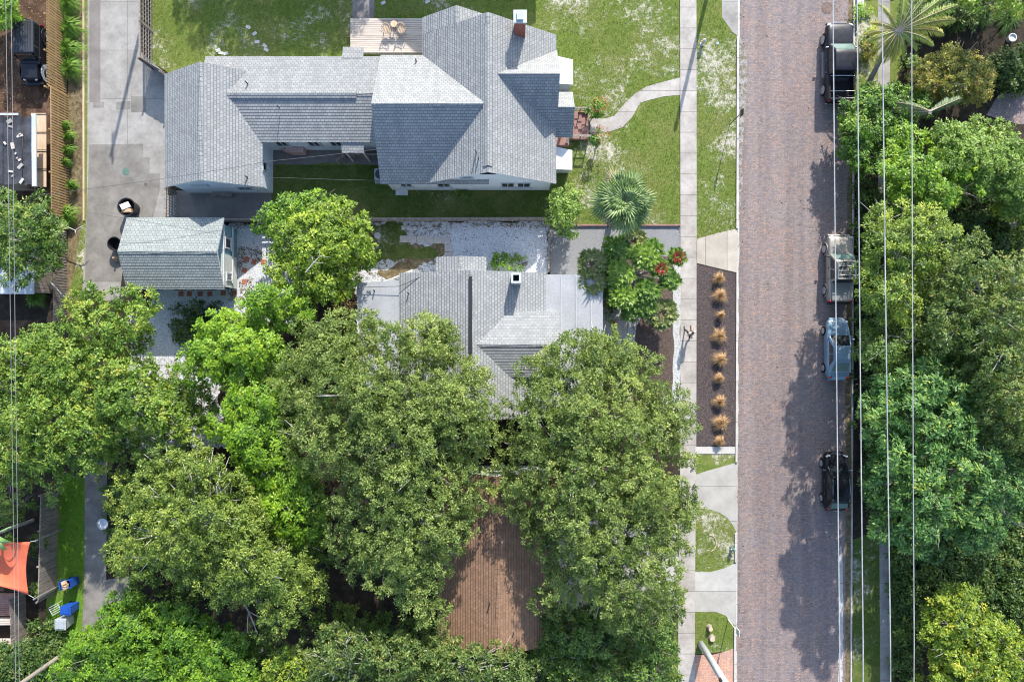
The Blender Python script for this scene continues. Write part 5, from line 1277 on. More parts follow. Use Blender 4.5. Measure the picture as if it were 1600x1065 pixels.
# ---- lime trees
LG='bright lime green trees'
tree('leafy_tree','bright lime green tree just below the teal shed and gravel','tree',
 [(262,545),(285,520),(320,495),(345,480),(365,465),(375,445),(410,435),(445,440),(468,460),(492,482),(490,500),(450,500),(425,520),(445,545),(440,575),(400,590),(350,600),(310,600),(278,575)],6.8,4.0,'lime',LG,base=(375,530))
tree('leafy_tree','tall lime green tree squeezed between the left oaks','tree',
 [(345,590),(400,575),(440,590),(452,630),(440,680),(465,715),(492,750),(505,800),(495,830),(450,855),(405,845),(385,815),(395,760),(365,720),(320,690),(335,640)],7.2,4.3,'lime',LG,base=(410,700))
tree('leafy_tree','round yellow green tree standing in the white gravel between shed and house','tree',
 [(408,385),(425,352),(460,328),(500,315),(540,325),(570,345),(572,370),(582,400),(575,430),(555,445),(540,462),(505,470),(470,462),(440,445),(415,420)],6.0,3.6,'lemon',None,1.1,base=(500,395))
tree('leafy_tree','darker leafy tree sprouting behind the round yellow green tree, over the back lawn','tree',
 [(392,345),(412,325),(432,318),(445,295),(480,288),(505,300),(530,310),(552,318),(560,335),(530,335),(490,335),(450,350),(425,370),(405,362)],4.6,3.0,'lime',None,.9,base=(470,340),tb=-.12)
# ---- left trees
tree('citrus_tree','wide mid green tree with orange tinted leaves covering the left edge below the fence','tree',
 [(0,520),(40,500),(70,510),(85,480),(115,440),(150,425),(185,428),(195,455),(230,458),(262,480),(235,500),(240,535),(225,545),(250,575),(262,600),(298,640),(300,685),(240,705),(190,722),(165,742),(130,745),(95,765),(60,760),(20,775),(-60,770),(-80,560)],7.5,4.2,'mid',None,base=(110,600))
tree('leafy_tree','patchy shrubby tree growing through white gravel left of the lime trees','tree',
 [(235,575),(290,590),(330,600),(345,630),(325,670),(290,680),(270,650),(225,625)],4.2,2.2,'mid',None,.8,base=(285,630),tb=-.1,under=.3)
tree('leafy_tree','dark green tree hanging over the pale roofed shed at the left edge','tree',
 [(-40,305),(0,292),(45,290),(72,300),(80,330),(98,350),(102,375),(95,410),(85,430),(62,420),(55,440),(25,450),(0,462),(-40,460)],6.2,3.8,'dark',None,base=(40,380),tb=.12)
tree('leafy_tree','feathery bright green tree tip at the top left corner by the off-roader','tree',[(-30,-30),(10,-20),(22,5),(28,28),(10,42),(-30,45)],3.6,2.0,'lime',None,.8)
tree('glossy_tree','bright green large leaved tree at the bottom left beside the bins','tree',
 [(118,985),(140,975),(145,940),(180,925),(205,930),(235,945),(290,955),(340,985),(380,1000),(405,1030),(400,1120),(70,1120),(60,1075),(95,1020)],6.2,3.4,'lime',None,base=(230,1010),tb=-.22)
tree('glossy_tree','yellow green leafy crown on the bottom edge left of centre','tree',[(395,1045),(420,1020),(455,1030),(500,1040),(525,1060),(520,1120),(385,1120)],6.8,4.0,'yellow',None)
tree('leafy_tree','dark leafy understory tree between bottom oaks left of centre','tree',[(330,985),(400,1000),(450,1000),(470,1040),(420,1090),(330,1110),(300,1040)],5.0,2.5,'dark',None)
tree('climber','dense dark climber leaves over the bottom left corner','climber',[(-30,1000),(20,1010),(55,1005),(90,1000),(100,1030),(60,1065),(70,1110),(-30,1110)],2.6,1.2,'cover',None,base=(20,1050))
tree('shrub','small shrub by the fence corner below the bins','shrub',[(40,975),(70,965),(95,985),(100,1005),(70,1012),(45,1000)],1.4,.6,'cover',None)
tree('shrub','yellowish bush between the grass strip and the orange sail yard','shrub',[(66,745),(95,742),(92,770),(78,800),(66,820),(60,780)],2.2,1.0,'pale',None,.7)
tree('shrub','dark potted foliage just right of the orange sail corner','shrub',[(42,850),(55,832),(70,838),(68,862),(55,870),(45,865)],2.0,1.0,'cover',None)
tree('shrub','small yellow green plant under the lower sail corner','shrub',[(50,915),(66,912),(68,930),(55,935),(46,928)],1.4,.6,'yellow',None)
tree('shrub','leafy mass above the orange sail under the citrus tree','shrub',[(-20,765),(40,770),(55,790),(30,815),(-20,820)],2.6,1.2,'dark',None)
# ---- east side
tree('leafy_tree','yellowish green tree overhanging the silver pickup','tree',
 [(1352,345),(1362,322),(1378,308),(1420,312),(1470,330),(1500,350),(1510,385),(1480,410),(1450,440),(1455,480),(1430,505),(1395,500),(1366,490),(1350,455),(1344,420),(1352,390)],7.8,4.2,'ygreen',None,base=(1385,410))
tree('oak_tree','dark green fine leaved tree at the right edge middle','tree',
 [(1478,395),(1520,358),(1560,370),(1600,395),(1660,400),(1660,720),(1600,715),(1560,700),(1530,650),(1500,600),(1470,560),(1455,510),(1460,450)],9.0,5.0,'darkoak',OG,base=(1530,520),tb=.05)
tree('leafy_tree','dark leafy tree shading the light blue car','tree',
 [(1350,505),(1365,488),(1400,500),(1440,505),(1460,540),(1420,575),(1390,600),(1358,610),(1346,580),(1349,545)],6.8,3.2,'dark',None,base=(1375,540))
tree('blue_green_tree','large blue green tree with rosette clumps above the black hatchback','tree',
 [(1352,620),(1380,590),(1420,560),(1450,545),(1500,560),(1520,595),(1550,625),(1555,680),(1595,705),(1640,730),(1640,850),(1590,850),(1545,870),(1500,865),(1450,880),(1400,870),(1364,835),(1352,780),(1343,730),(1340,690),(1344,650)],8.6,4.4,'blue',None,base=(1430,690))
tree('leafy_tree','pale green bush like tree at the right edge below the golden bush','tree',
 [(1465,195),(1505,182),(1560,185),(1600,200),(1660,210),(1660,330),(1590,335),(1545,300),(1500,290),(1462,250)],5.0,2.6,'pale',None,base=(1540,250))
tree('leafy_tree','bright lime tree between the overhead lines above the yellowish tree','tree',
 [(1378,245),(1395,200),(1425,185),(1455,215),(1480,235),(1520,250),(1555,275),(1545,310),(1490,325),(1440,335),(1400,310),(1380,280)],5.6,3.2,'lime',None,.8,base=(1425,265))
tree('leafy_tree','green tree at the right edge behind the pale bush','tree',[(1545,300),(1600,320),(1650,330),(1650,400),(1590,345),(1555,335)],4.5,2.5,'mid',None,.8)
tree('shrub','glossy dark green shrub with red blooms behind the black pickup','shrub',
 [(1312,165),(1335,150),(1365,132),(1400,122),(1435,130),(1455,155),(1450,185),(1420,200),(1395,225),(1375,270),(1345,275),(1322,240),(1315,200)],3.6,1.8,'gloss',None,base=(1370,190))
tree('golden_bush','dense golden green bush in the top right garden','bush',
 [(1432,118),(1440,85),(1470,80),(1500,60),(1522,70),(1550,95),(1558,130),(1545,155),(1500,162),(1455,155),(1436,140)],3.4,1.4,'gold',None,1.1)
tree('leafy_tree','green leaves along the top edge at the top right corner','tree',[(1480,-40),(1650,-40),(1650,15),(1590,22),(1540,10),(1500,5)],6,3.5,'mid',None,base=(1560,-80))
tree('shrub','dark shrubs along the top edge behind the yellow tipped palm','shrub',[(1440,-30),(1560,-30),(1556,22),(1520,40),(1490,32),(1445,40)],2.0,.9,'cover',None,.8)
tree('shrub','low dark shrub between the golden bush and the ferny bushes','shrub',[(1545,95),(1570,70),(1600,90),(1600,140),(1565,146),(1552,130)],1.2,.6,'cover',None,.7)
tree('shrub','dark leafy shrub filling the bed right of the leaning palm','shrub',[(1405,70),(1440,60),(1462,75),(1440,110),(1415,118),(1398,95)],1.5,.7,'dark',None,.7)
tree('fern_bush','dark ferny bushes against the right edge by the white pot','bush',[(1562,75),(1590,70),(1640,60),(1640,145),(1580,148),(1560,120)],1.6,.7,'cover',None,.8)
tree('leafy_tree','yellow green tree at the bottom right corner','tree',
 [(1450,945),(1480,915),(1520,920),(1555,960),(1600,990),(1660,1010),(1660,1120),(1450,1120),(1460,1040),(1440,985)],5.4,2.6,'yellow',None,1.05,base=(1530,1000))
tree('ground_cover','dark low planting between the blue green tree and the corner tree','ground cover',[(1395,850),(1450,850),(1640,830),(1640,1010),(1560,985),(1480,940),(1440,985),(1440,1110),(1408,1110),(1400,960)],1.6,.8,'cover',None,.65,stuff=True,edge=60)
tree('ground_cover','dark low planting under the trees along the street verge','ground cover',[(1338,280),(1420,300),(1600,300),(1640,520),(1640,860),(1400,860),(1360,800),(1340,600)],1.3,.7,'cover',None,.45,stuff=True,edge=60)
tree('ground_cover','leafy undergrowth in the hollow below the left trees','ground cover',[(300,690),(520,850),(520,900),(470,1000),(560,1060),(900,1080),(1050,1010),(800,1010),(740,1010),(700,990),(640,960),(560,960),(500,900),(420,870),(200,1000),(150,740)],2.2,1.0,'dark',None,.55,stuff=True,edge=60)
tree('shrub','small pale plant by the garden walk at the bottom right','shrub',[(1400,985),(1415,975),(1430,990),(1425,1005),(1405,1000)],1.3,.6,'pale',None)
tree('shrub','yellow shrub touching the last overhead line at the bottom edge','shrub',[(1415,1055),(1440,1048),(1448,1080),(1420,1090)],1.8,.9,'yellow',None)
for i,(px,py,r,l) in enumerate([(1352,20,12,'little green bush near the kerb by the black pickup hood'),(1362,52,14,'tan leaved plant right of the black pickup windscreen'),(1360,78,13,'small grassy plant beside the black pickup cab')]):
    tree('shrub',l,'shrub',[(px+r*math.cos(a),py+r*1.1*math.sin(a)) for a in np.linspace(0,6.28,9)[:-1]],1.2,.5,('lime','yellow','gold')[i],None,.8)
# ---- front yards
tree('shrub','pale green rounded shrub left of the fan palm','shrub',[(856,305),(872,292),(895,288),(915,300),(925,325),(918,350),(900,368),(878,370),(860,352)],3.0,1.2,'pale',None,1.1)
tree('hedge_bush','dark green left bush of the pair at the house front wall','bush',[(762,404),(775,399),(795,400),(803,410),(800,421),(764,420)],1.6,.7,'gloss',None)
tree('hedge_bush','pale green right bush of the pair at the house front wall','bush',[(802,406),(818,398),(834,400),(840,412),(838,424),(803,422)],1.6,.7,'pale',None)
for i,(px,py,l) in enumerate([(934,168,'red tipped dark bush above the front steps of the white house'),(938,214,'red tipped dark bush below the front steps of the white house')]):
    t=tree('croton_bush',l,'bush',[(px+14*math.cos(a)*(1+.1*math.sin(3*a)),py+16*math.sin(a)) for a in np.linspace(0,6.28,11)[:-1]],1.9,.7,'gloss','red tipped bushes by the steps',.9)
    n=80; P=rv(n)*np.array([.55,.6,.4]); P[:,2]=np.abs(P[:,2])+1.35
    o=leaf_object('red_leaves',P,rv(n)+np.array([0,0,1.]),rv(n),np.full(n,.14),np.full(n,.06),rng.random(n),leafmat('croton_red%d'%i,[(.25,.03,.015),(.5,.12,.02),(.30,.2,.03)]),t)
tree('shrub','low green sprig under the rail fence behind the middle house','shrub',[(712,298),(735,296),(745,304),(730,310),(714,308)],1.0,.4,'gloss',None,.8)
for i,(px,py,r,l,sp_) in enumerate([(957,487,10,'small dark plant at the front corner of the flat roof','cover'),(951,470,8,'slim plant hugging the east wall of the middle house','cover')]):
    tree('shrub',l,'shrub',[(px+r*math.cos(a),py+r*1.4*math.sin(a)) for a in np.linspace(0,6.28,9)[:-1]],1.3,.5,sp_,None)
# bright grass clumps along the tan fence
VG='bright grass clumps along the tan fence'
def tuft(name,label,px,py,r,h,n,mat,group,cat='ornamental grass',w=.03,up=.5,droop=.35):
    x,y=G2(px,py); m=MB(); 
    for i in range(n):
        a=rnd.uniform(0,6.283); q=rnd.random()**.7*(1+.13*math.sin(a*3+px)+.10*math.sin(a*5+py)); d=Vector((math.cos(a),math.sin(a),0)); s=Vector((-d.y,d.x,0))*w*.5
        b=d*r*.12*rnd.random(); m1=b+d*r*q*.5+Vector((0,0,h*rnd.uniform(.7,1)*(1-q*.25))); e=b+d*r*q*rnd.uniform(.85,1.15)+Vector((0,0,h*(1-q*droop*2)*rnd.uniform(.6,1)))
        e.z=max(e.z,.03)
        m.face([b-s,b+s,m1+s*.8,m1-s*.8]); m.face([m1-s*.8,m1+s*.8,e])
    o=m.build(name,mat); o.location=(x,y,.02); return tag(o,label,cat,group)
tan=surf('dry_grass_blades',[(.30,.17,.07),(.46,.28,.13),(.60,.42,.22)],9,.8,0,world=True); grn=leafmat('bright_blades',[(.10,.22,.015),(.18,.34,.03)],.35)
grn2=surf('green_blades',[(.05,.12,.012),(.11,.22,.02),(.20,.32,.04)],7,.7,0,world=True)
for i,py in enumerate([436,463,493,525,562,591,627,660,688]):
    tuft('dried_grass_clump',['northmost dried orange grass clump, nearest the driveway apron','second dried grass clump from the driveway apron','small third dried grass clump from the driveway apron','fourth dried grass clump, level with the walking person','middle dried grass clump of the nine in the dark mulch','small dried grass clump just below the middle one','third dried grass clump from the concrete strip','second dried grass clump from the concrete strip','last dried grass clump touching the concrete strip'][i],
     1121.5+(i*37%5)*.6,py,[.58,.72,.42,.74,.70,.50,.64,.76,.52][i],.62,420,tan,'dried orange grass clumps in the dark mulch bed',w=.022)
for i,(px,py,r,l) in enumerate([(114,12,1.15,'bright grass clump at the very top of the tan fence'),(116,48,1.15,'second bright grass clump down the tan fence'),(114,82,1.15,'third bright grass clump down the tan fence'),(117,112,1.1,'fourth bright grass clump, last of the dense row'),(108,200,.55,'small grass clump beside the plywood roof'),(114,216,.6,'upper of the paired small grass clumps in leaf litter'),(113,238,.6,'lower of the paired small grass clumps in leaf litter'),(110,256,.5,'tiny grass clump in the leaf litter strip'),(119,292,.6,'grass clump beside the timber edging'),(112,338,.95,'large spiky grass clump at the lower end of the tan fence')]):
    tuft('grass_clump',l,px,py,r*1.1,.95,420 if r>.7 else 170,grn2,VG,w=.045,droop=.42)
tuft('grass_clump','yellow green weedy clump below the dark tree at the left',66,440,1.0,.8,700,grn2,None,'grass clump')
tuft('grass_clump','low weedy clump next to the stair run at the left',60,465,.9,.6,600,grn2,None,'grass clump')
tuft('sword_plant','spiky red brown and green sword leaved plant at the bottom edge',975,1052,1.7,1.6,500,surf('sword_leaf',[(.08,.12,.03),(.2,.2,.06),(.35,.16,.07)],3,.6,0,world=True),None,'plant',w=.09)
tuft('spiky_plant','dark narrow leaved plants in the top right garden border',1395,62,.9,.7,300,grn2,None,'plant')

# ---- fan palm
tree('oak_tree','oak beyond the top edge whose rounded shadow darkens the top lawn','tree',[(215,-520),(600,-520),(600,-290),(500,-262),(400,-258),(300,-272),(240,-300)],8.5,6,'oak',None,base=(480,-230))
def fan_palm(label,px,py,h,r,nf=46):
    x,y=G2(px,py); c=W(px,py,0); root=empty('fan_palm',(x,y,0),label,'palm tree'); m=MB()
    m.tube([(0,0,0),(.05,.03,h*.5),(0,0,h)],[.24,.19,.21],14); m.build('trunk',M['bark'],root)
    m=MB(); mats=[leafmat('palm_frond',[(.12,.19,.06),(.12,.19,.06)],.3,.5),leafmat('palm_frond_pale',[(.27,.34,.15),(.27,.34,.15)],.2,.4),surf('palm_dead',[(.25,.19,.12),(.38,.3,.2)],5,.8,0)]
    for i in range(nf):
        t=(i+.5)/nf; az=i*2.39996+rnd.uniform(-.3,.3); el=R(82-100*t+rnd.uniform(-24,24)); hd=Vector((math.cos(az),math.sin(az),0)); d=hd*math.cos(el)+Vector((0,0,math.sin(el)))
        Lp=r*(.12+.42*t**.8)*rnd.uniform(.8,1.15); top=Vector((0,0,h)); hub=top+d*Lp+Vector((0,0,.25*(1-t))); m.bar(top,hub,.035,.03,m=0)
        e2=min(el,R(38))-R(8); d=hd*math.cos(e2)+Vector((0,0,math.sin(e2)))
        side=Vector((-math.sin(az),math.cos(az),0)); roll=rnd.uniform(-.9,.9); u0=side.cross(d).normalized()*-1; side=(side*math.cos(roll)+u0*math.sin(roll)); upv=side.cross(d).normalized()*-1
        seg=21; fr=r*rnd.uniform(.42,.66); mi=2 if t>.95 else (1 if (i%3==0) else 0)
        for k in range(seg):
            a=(k/(seg-1)-.5)*R(230); a2=a+R(230)/seg*.55; a1=a-R(230)/seg*.55
            def q(ang,rr,dz=0): 
                v=d*math.cos(ang)*rr+side*math.sin(ang)*rr; return hub+v+upv*dz
            L=fr*(1-.25*abs(a)/2)*rnd.uniform(.9,1.08)
            tip=q(a,L)-Vector((0,0,.20+.30*abs(a)))*fr*.6
            m.face([hub,q(a1,L*.55,-.02),q(a,L*.6,.035)],mi if k%2 else (mi if mi==2 else 1-mi)); m.face([hub,q(a,L*.6,.035),q(a2,L*.55,-.02)],mi)
            m.face([q(a1,L*.55,-.02),tip,q(a,L*.6,.035)],mi); m.face([q(a,L*.6,.035),tip,q(a2,L*.55,-.02)],mi)
    m.build('crown',mats,root); return root
kx,ky=W(971,318,5.2).x,W(971,318,5.2).y
fan_palm('round fan palm with grey green fronds beside the front lawn and gravel drive',CX+kx*21+2,CY-ky*21-2,5.2,2.2,64)
# feather palms on the right
def feather_palm(label,base,h,fronds,dead=0,trunk_r=.16,lean=(0,0),name='feather_palm',cols=((.10,.19,.04),(.24,.32,.06),(.40,.35,.07))):
    x,y=G2(*base); root=empty(name,(x,y,0),label,'palm tree'); 
    lx,ly=lean; MB().tube([(0,0,0),(lx*.1,ly*.45,h*.4),(lx*.45,ly*.85,h*.75),(lx,ly,h)],[trunk_r*1.3,trunk_r,trunk_r,trunk_r*1.1],12).build('trunk',M['woodpole'],root)
    P=[];N=[];D=[];L=[];T=[];m=MB()
    for (az,ln,el0,tt) in fronds:
        az=R(az); hd=Vector((math.cos(az),math.sin(az),0)); pts=[]; p=Vector((lx,ly,h)); el=R(el0)
        for k in range(15):
            pts.append(p.copy()); p=p+(hd*math.cos(el)+Vector((0,0,math.sin(el))))*ln/14; el-=R(4.2)
        m.tube(pts,[.035*(1-.8*k/14) for k in range(15)],5)
        side=Vector((-math.sin(az),math.cos(az),0))
        for k in range(1,44):
            u=k/44; f=u*14; i=min(13,int(f)); q=pts[i].lerp(pts[i+1] if i<14 else pts[i],f-i) if i<14 else pts[-1]
            for s in (-1,1):
                ll=.38*ln/2.4*math.sin(math.pi*min(1,u*.9+.12))**.6; P.append(q); N.append(Vector((0,0,1))+side*s*.5+Vector((rnd.uniform(-.2,.2),rnd.uniform(-.2,.2),0))); D.append(side*s*.75+(pts[i+1]-pts[i]).normalized()*.75-Vector((0,0,.25))); L.append(ll); T.append(tt+rnd.uniform(-.12,.12))
    m.build('frond_stem',M['ply'],root)
    P=np.array([tuple(p) for p in P]);N=np.array([tuple(p) for p in N]);D=np.array([tuple(p) for p in D]);L=np.array(L)
    leaf_object('fronds',P,N,D,L*1.1,np.full(len(L),.055),np.array(T),leafmat('palm_leaflets_%d'%int(base[0]),list(cols),.3),root); return root
_b=G2(1354,136); _t=W(1403,48,4.0)
feather_palm('leaning feather palm with yellow tipped fronds at the top right by the overhead lines',(1354,136),4.0,
 [(12,4.6,22,.78),(3,4.2,12,.85),(22,4.6,30,.5),(36,3.8,35,.35),(55,3.4,45,.25),(75,3.2,50,.2),(95,3.0,45,.3),(120,2.4,20,.75),(150,2.0,5,.9),(175,2.2,0,.95),(-95,2.4,-15,.8),(-115,2.6,-10,.7),(-75,2.4,-15,.85),(-55,2.2,-5,.6),(-140,2.2,0,.8),(-165,2.2,5,.65),(-30,2.4,5,.5),(-15,3.2,15,.6)],lean=(_t.x-_b[0],_t.y-_b[1]))
feather_palm('grey green feather palm beside the glossy shrub with drooping fronds',(1410,198),3.3,[(30,3.0,8,.15),(24,3.0,18,.2),(172,3.3,14,.8),(164,3.1,20,.45),(182,2.9,8,.65)],cols=((.07,.14,.05),(.14,.20,.08),(.34,.28,.08)))
fernm=surf('fern_blades',[(.03,.07,.012),(.06,.12,.02),(.11,.18,.03)],5,.7,0,world=True)
for i,(px,py,r,l) in enumerate([(1470,30,1.5,'low fern clump beneath the yellow tipped palm fronds'),(1530,28,1.2,'dark fern clump above the golden bush'),(1572,30,1.3,'fern clump left of the white pot'),(1548,105,.9,'small fern clump right of the golden bush'),(1505,12,1.2,'fern clump at the very top edge right of the palm'),(1450,172,.9,'weedy clump between the glossy shrub and the golden bush')]):
    tuft('fern',l,px,py,r,.5,420,fernm,'ferns in the top right garden','fern',w=.05)
# banana plant
x,y=G2(52,812); root=empty('banana_plant',(x,y,0),'banana plant with long torn leaves above the orange sail','banana plant')
MB().tube([(0,0,0),(0,0,3.6)],[.13,.09],10).build('stem',M['palebark'],root); m=MB()
for az,ln,w in ((178,3.0,.42),(200,1.6,.4),(25,1.8,.12),(-60,1.3,.6),(-110,1.2,.6),(120,1.6,.4),(-30,1.2,.45)):
    a=R(az); hd=Vector((math.cos(a),math.sin(a),0)); sd=Vector((-hd.y,hd.x,0)); pts=[]
    for k in range(13): u=k/12; pts.append(Vector((0,0,3.6))+hd*ln*u+Vector((0,0,.6*math.sin(math.pi*u*.8)-.5*u*u)))
    for k in range(12):
        w0=w*math.sin(math.pi*min(1,k/12*.93+.05))*.5; w1=w*math.sin(math.pi*min(1,(k+1)/12*.93+.05))*.5
        for s in (-1,1): m.face([pts[k],pts[k+1],pts[k+1]+sd*s*w1-Vector((0,0,w1*.35)),pts[k]+sd*s*w0*.9-Vector((0,0,w0*.35))])
m.build('leaves',surf('banana_leaf',[(.10,.22,.05),(.2,.34,.10),(.3,.42,.2)],2,.5,.3,.02,fine=12),root)
# agave like rosettes at the sail's upper edge
tuft('rosette_plant','row of small green rosettes along the top edge of the orange sail',22,842,.7,.9,160,grn2,None,'plant',w=.10)

# ---- rosette headed tree (dracaena/plumeria like) in the front bed
def rosette_tree(label,heads,base,cat='tree'):
    x,y=G2(*base); root=empty('rosette_tree',(x,y,0),label,cat); b=MB(); O=root.location
    lm={'g':leafmat('rosette_green',[(.05,.11,.02),(.12,.22,.03),(.22,.31,.05)],.2,.4,.5),'l':leafmat('rosette_lime',[(.10,.19,.02),(.19,.30,.04),(.30,.39,.08)],.25,.4,.5),'s':leafmat('rosette_stalky',[(.08,.13,.035),(.17,.21,.06),(.28,.29,.11)],.2,.4,.5)}
    rd=surf('red_bracts',[(.26,.01,.02),(.42,.03,.05)],6,.5,0); stk=surf('brown_stalks',[(.20,.11,.08),(.34,.22,.16)],4,.8,0)
    fk=Vector((0,0,.9)); groups={}
    for (px,py,h,r,kind) in heads:
        r*=1.12; c=W(px,py,h)-O; mid=fk.lerp(c,.5); mid.z=max(.5,fk.z+(c.z-fk.z)*.35)
        b.tube([Vector((0,0,0)),fk*.8,mid,c-Vector((0,0,.15))],[.13,.09,.06,.035],7)
        hub=MB(); n=int(34 if kind=='R' else 14)
        k2='g' if kind in 'gR' else ('l' if kind=='l' else 's')
        nn=15 if kind!='s' else 17
        P=[];N=[];D=[];L=[];T=[]
        clusters=nn
        for i in range(clusters):
            az=i*2.39996; t=(i+.5)/clusters; t=(.42+.58*t if kind=='s' else t); rr=r*math.sqrt(t)*.86; cz=c+Vector((rr*math.cos(az),rr*math.sin(az),.30*r-.55*t*r))
            if kind=='s': hub.tube([c-Vector((0,0,.25)),c.lerp(cz,.6)+Vector((0,0,.08)),cz+Vector((0,0,.14))],[.045,.035,.025],5)
            for j in range(44):
                a2=rnd.uniform(0,6.283); e=rnd.uniform(-.1,.8); d=Vector((math.cos(a2)*math.cos(e),math.sin(a2)*math.cos(e),math.sin(e)))
                P.append(tuple(cz+d*.02)); D.append(tuple(d)); nv=Vector((-d.x*d.z,-d.y*d.z,1-d.z*d.z)); N.append(tuple(nv+Vector((rnd.uniform(-.3,.3),rnd.uniform(-.3,.3),0)))); L.append(r*.46*rnd.uniform(.8,1.2)); T.append(rnd.gauss(.5,.2))
        hd=leaf_object('leaf_head',np.array(P),np.array(N),np.array(D),np.array(L),np.array(L)*.34,np.array(T),lm[k2],root)
        if kind=='s': hub.build('stalks',stk,hd)
        if kind=='R':
            f=MB()
            for i in range(n):
                az=i*2.39996; e=.25+.5*rnd.random(); d=Vector((math.cos(az)*math.cos(e),math.sin(az)*math.cos(e),math.sin(e))); f.tube([c+Vector((0,0,.2)),c+Vector((0,0,.2))+d*r*.4,c+Vector((0,0,.15))+d*r*.85],[.022,.018,.004],5)
            f.build('red_flower_head',rd,hd)
    b.build('branch',M['palebark'],root)
rosette_tree('tree with rosette leaf heads and two red flower heads between driveway and front bed',
 [(925,412,3.2,.85,'s'),(924,440,3.1,.85,'s'),(970,428,3.3,.85,'l'),(973,462,3.2,.85,'l'),(1008,402,3.3,.85,'l'),(1058,402,2.6,.60,'R'),(1032,420,3.0,.62,'R'),(1046,437,2.7,.70,'g'),(1012,455,3.0,.80,'g'),(1004,478,2.6,.80,'g'),(985,488,2.4,.6,'g'),(1035,490,2.2,.9,'s'),(965,392,2.6,.95,'g'),(990,378,2.4,.8,'s'),(948,425,2.4,.8,'g'),(1020,390,2.6,.7,'g'),(955,455,2.0,.6,'g')],(992,432))
o=tuft('bromeliad','orange brown rosette plant at the wall corner by the front path',959,505,.32,.3,60,surf('orange_leaf',[(.4,.12,.03),(.55,.22,.06)],4,.6,0),None,'plant',w=.06)

tree('ground_cover','dark green weeds in the shaded gravel south of the teal shed','ground cover',[(272,480),(300,474),(345,470),(365,520),(330,535),(290,540),(268,525)],.7,.3,'cover',None,.9,stuff=True)
# ---- dead branches showing through the leaves
bare_branch('pale bare branch curling over the bottom edge oak',[(545,1060),(548,1030),(540,1005),(545,995)],6.6,.06)
bare_branch('forked pale bare branch poking out of the left oaks',[(447,905),(437,880),(432,862)],7.4,.06)
bare_branch('pale twigs over the yellow green crown at the bottom edge',[(520,1062),(525,1045),(518,1030)],7.2,.04)
bare_branch('pale bare branch inside the round yellow green tree',[(478,425),(490,410),(500,400)],6.1,.05)
bare_branch('pale dead branch lying across the dark fence stairs at the left',[(78,440),(95,458),(106,468)],1.6,.06)
bare_branch('grey fallen log across the end of the tan board fence',[(60,320),(90,348),(118,360)],1.5,.09)

# ---- textures of the ground built as small pieces
def in_any(px,py,poly): ins,_=in_poly(px,py,poly); return ins
def scatter(name,label,cat,polys,dens,L,Wd,mat,up=.2,z=.03,tall=False,excl=()):
    Q=[]
    for poly in polys:
        p=np.array(poly,float); x0,y0=p.min(0); x1,y1=p.max(0); n=int((x1-x0)*(y1-y0)/441*dens)
        X=rng.uniform(x0,x1,n); Y=rng.uniform(y0,y1,n); ins=in_any(X,Y,poly)
        for e in excl: ins&=~in_any(X,Y,e)
        Q.append(np.stack([(X[ins]-CX)/21,(CY-Y[ins])/21,np.full(ins.sum(),z)],1))
    Q=np.concatenate(Q); n=len(Q)
    if tall: D=rv(n)*.7+np.array([0,0,.9]); N=rv(n)*np.array([1,1,.3])
    else: D=rv(n)*np.array([1,1,.15]); N=rv(n)*up+np.array([0,0,1.])
    o=leaf_object(name,Q,N,D,L*rng.uniform(.6,1.4,n),Wd*rng.uniform(.7,1.3,n),rng.random(n),mat,None); return tag(o,label,cat,kind='stuff')
gm=leafmat('grass_blades',[(.05,.10,.016),(.10,.17,.028),(.17,.225,.045),(.30,.29,.10)],.25,.6,.2)
walk=[(922,185),(960,181),(992,146),(1031,129),(1062,121),(1062,149),(1014,157),(987,184),(952,207),(922,208)]
scatter('grass_blades','short blades of the sunlit front and top lawns','grass',[[(240,-20),(1061,-20),(1061,350),(860,350),(856,300),(870,200),(870,60),(560,60),(560,85),(370,85),(300,95),(255,112),(240,100)],[(1089,-20),(1124,-20),(1126,28),(1150,60),(1150,355),(1089,372)],[(1087,800),(1125,802),(1146,830),(1146,875),(1110,890),(1087,890)],[(1086,957),(1115,957),(1138,966),(1146,980),(1146,1010),(1086,1020)],[(90,745),(132,745),(132,930),(100,930)]],130,.10,.022,gm,tall=True,z=.01,excl=[walk,[(549,-20),(587,-20),(587,40),(549,40)],[(548,30),(664,30),(664,88),(548,88)]])
sc=surf('bark_chips',[(.05,.035,.03),(.13,.09,.075),(.26,.2,.17)],11,.9,0,world=True,fine=60)
scatter('bark_chips','loose dark bark chips over both mulch beds','mulch',[[(1090,414),(1148,428),(1148,695),(1090,695)],[(985,500),(1050,480),(1050,600),(1000,600)]],170,.085,.04,sc,up=.5,z=.045)
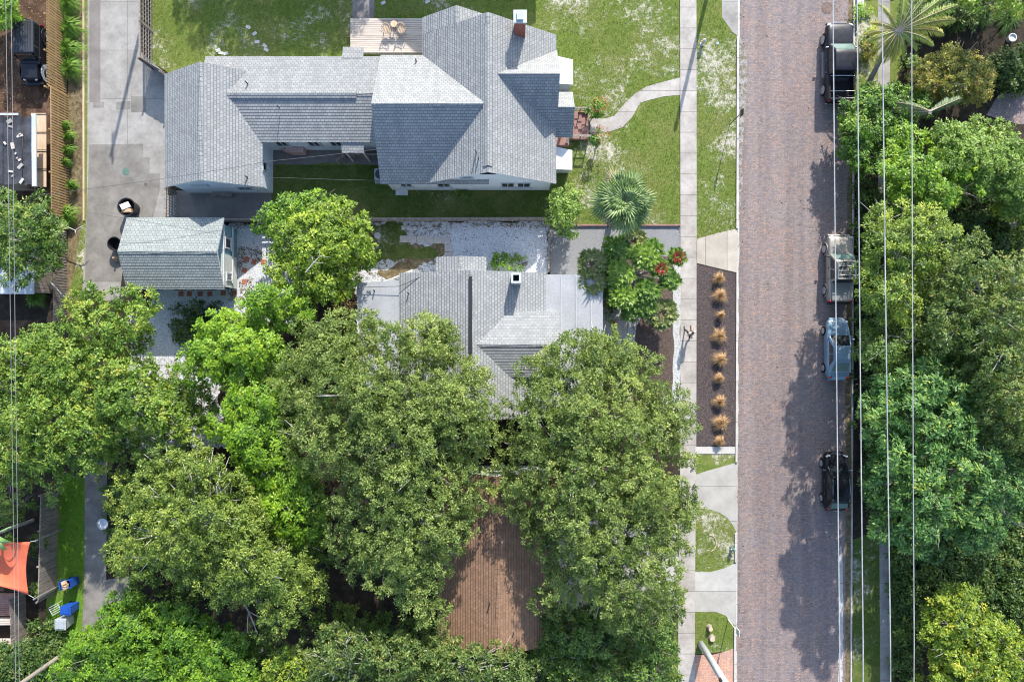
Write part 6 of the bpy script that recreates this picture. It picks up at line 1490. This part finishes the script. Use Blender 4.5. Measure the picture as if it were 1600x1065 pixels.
lt=leafmat('fallen_leaves',[(.06,.04,.02),(.12,.08,.035),(.20,.14,.06),(.30,.22,.10)],.1,.8,.1)
scatter('leaf_litter','brown fallen leaves over the white gravel yards','fallen leaves',[[(360,350),(440,350),(430,440),(360,470),(240,470),(240,530),(320,520),(440,470)],[(575,350),(856,350),(856,430),(575,430)],[(1054,400),(1062,400),(1062,600),(1054,600)],[(1330,0),(1338,0),(1330,700),(1324,700)],[(1089,340),(1150,340),(1150,360),(1089,378)]],7,.10,.06,lt,up=.3,z=.035)
scatter('leaf_litter','clustered dead leaves along the house and fence foot','fallen leaves',[[(357,350),(362,350),(364,440),(372,470),(357,470)],[(362,390),(385,385),(415,395),(410,412),(390,405),(372,420)],[(365,348),(430,348),(425,356),(365,358)],[(375,438),(395,432),(395,462),(375,470)],[(735,349),(856,349),(856,356),(735,354)],[(520,460),(556,445),(560,500),(520,500)]],110,.12,.07,lt,up=.4,z=.04)
scatter('leaf_litter','fallen leaves and grit along both gutters of the brick street','fallen leaves',[[(1152,-20),(1162,-20),(1162,1070),(1150,1070)],[(1300,-20),(1330,-20),(1324,1070),(1306,1070)]],9,.10,.06,lt,up=.3,z=.03)
scatter('leaf_litter','sparse fallen leaves on the open brick street','fallen leaves',[[(1160,-20),(1310,-20),(1310,1070),(1158,1070)]],.7,.11,.07,lt,up=.3,z=.03)
scatter('leaf_litter','leaf litter strewn on the verge beside the timber edging','fallen leaves',[[(104,150),(130,150),(130,430),(106,430)],[(0,0),(100,0),(103,170),(0,170)]],25,.12,.06,lt,up=.4,z=.02)

# ---- put every grouped thing's empty at its own base
bpy.context.view_layer.update()
for o in list(scene.objects):
    if o.type=='EMPTY' and o.parent is None and o.location.length<1e-6 and o.rotation_euler.z==0:
        pts=[c.matrix_world@Vector(b) for c in o.children if c.type=='MESH' for b in c.bound_box]
        if pts:
            c=Vector(((min(p.x for p in pts)+max(p.x for p in pts))/2,(min(p.y for p in pts)+max(p.y for p in pts))/2,0))
            o.location=c
            for ch in o.children: ch.location=ch.location-c
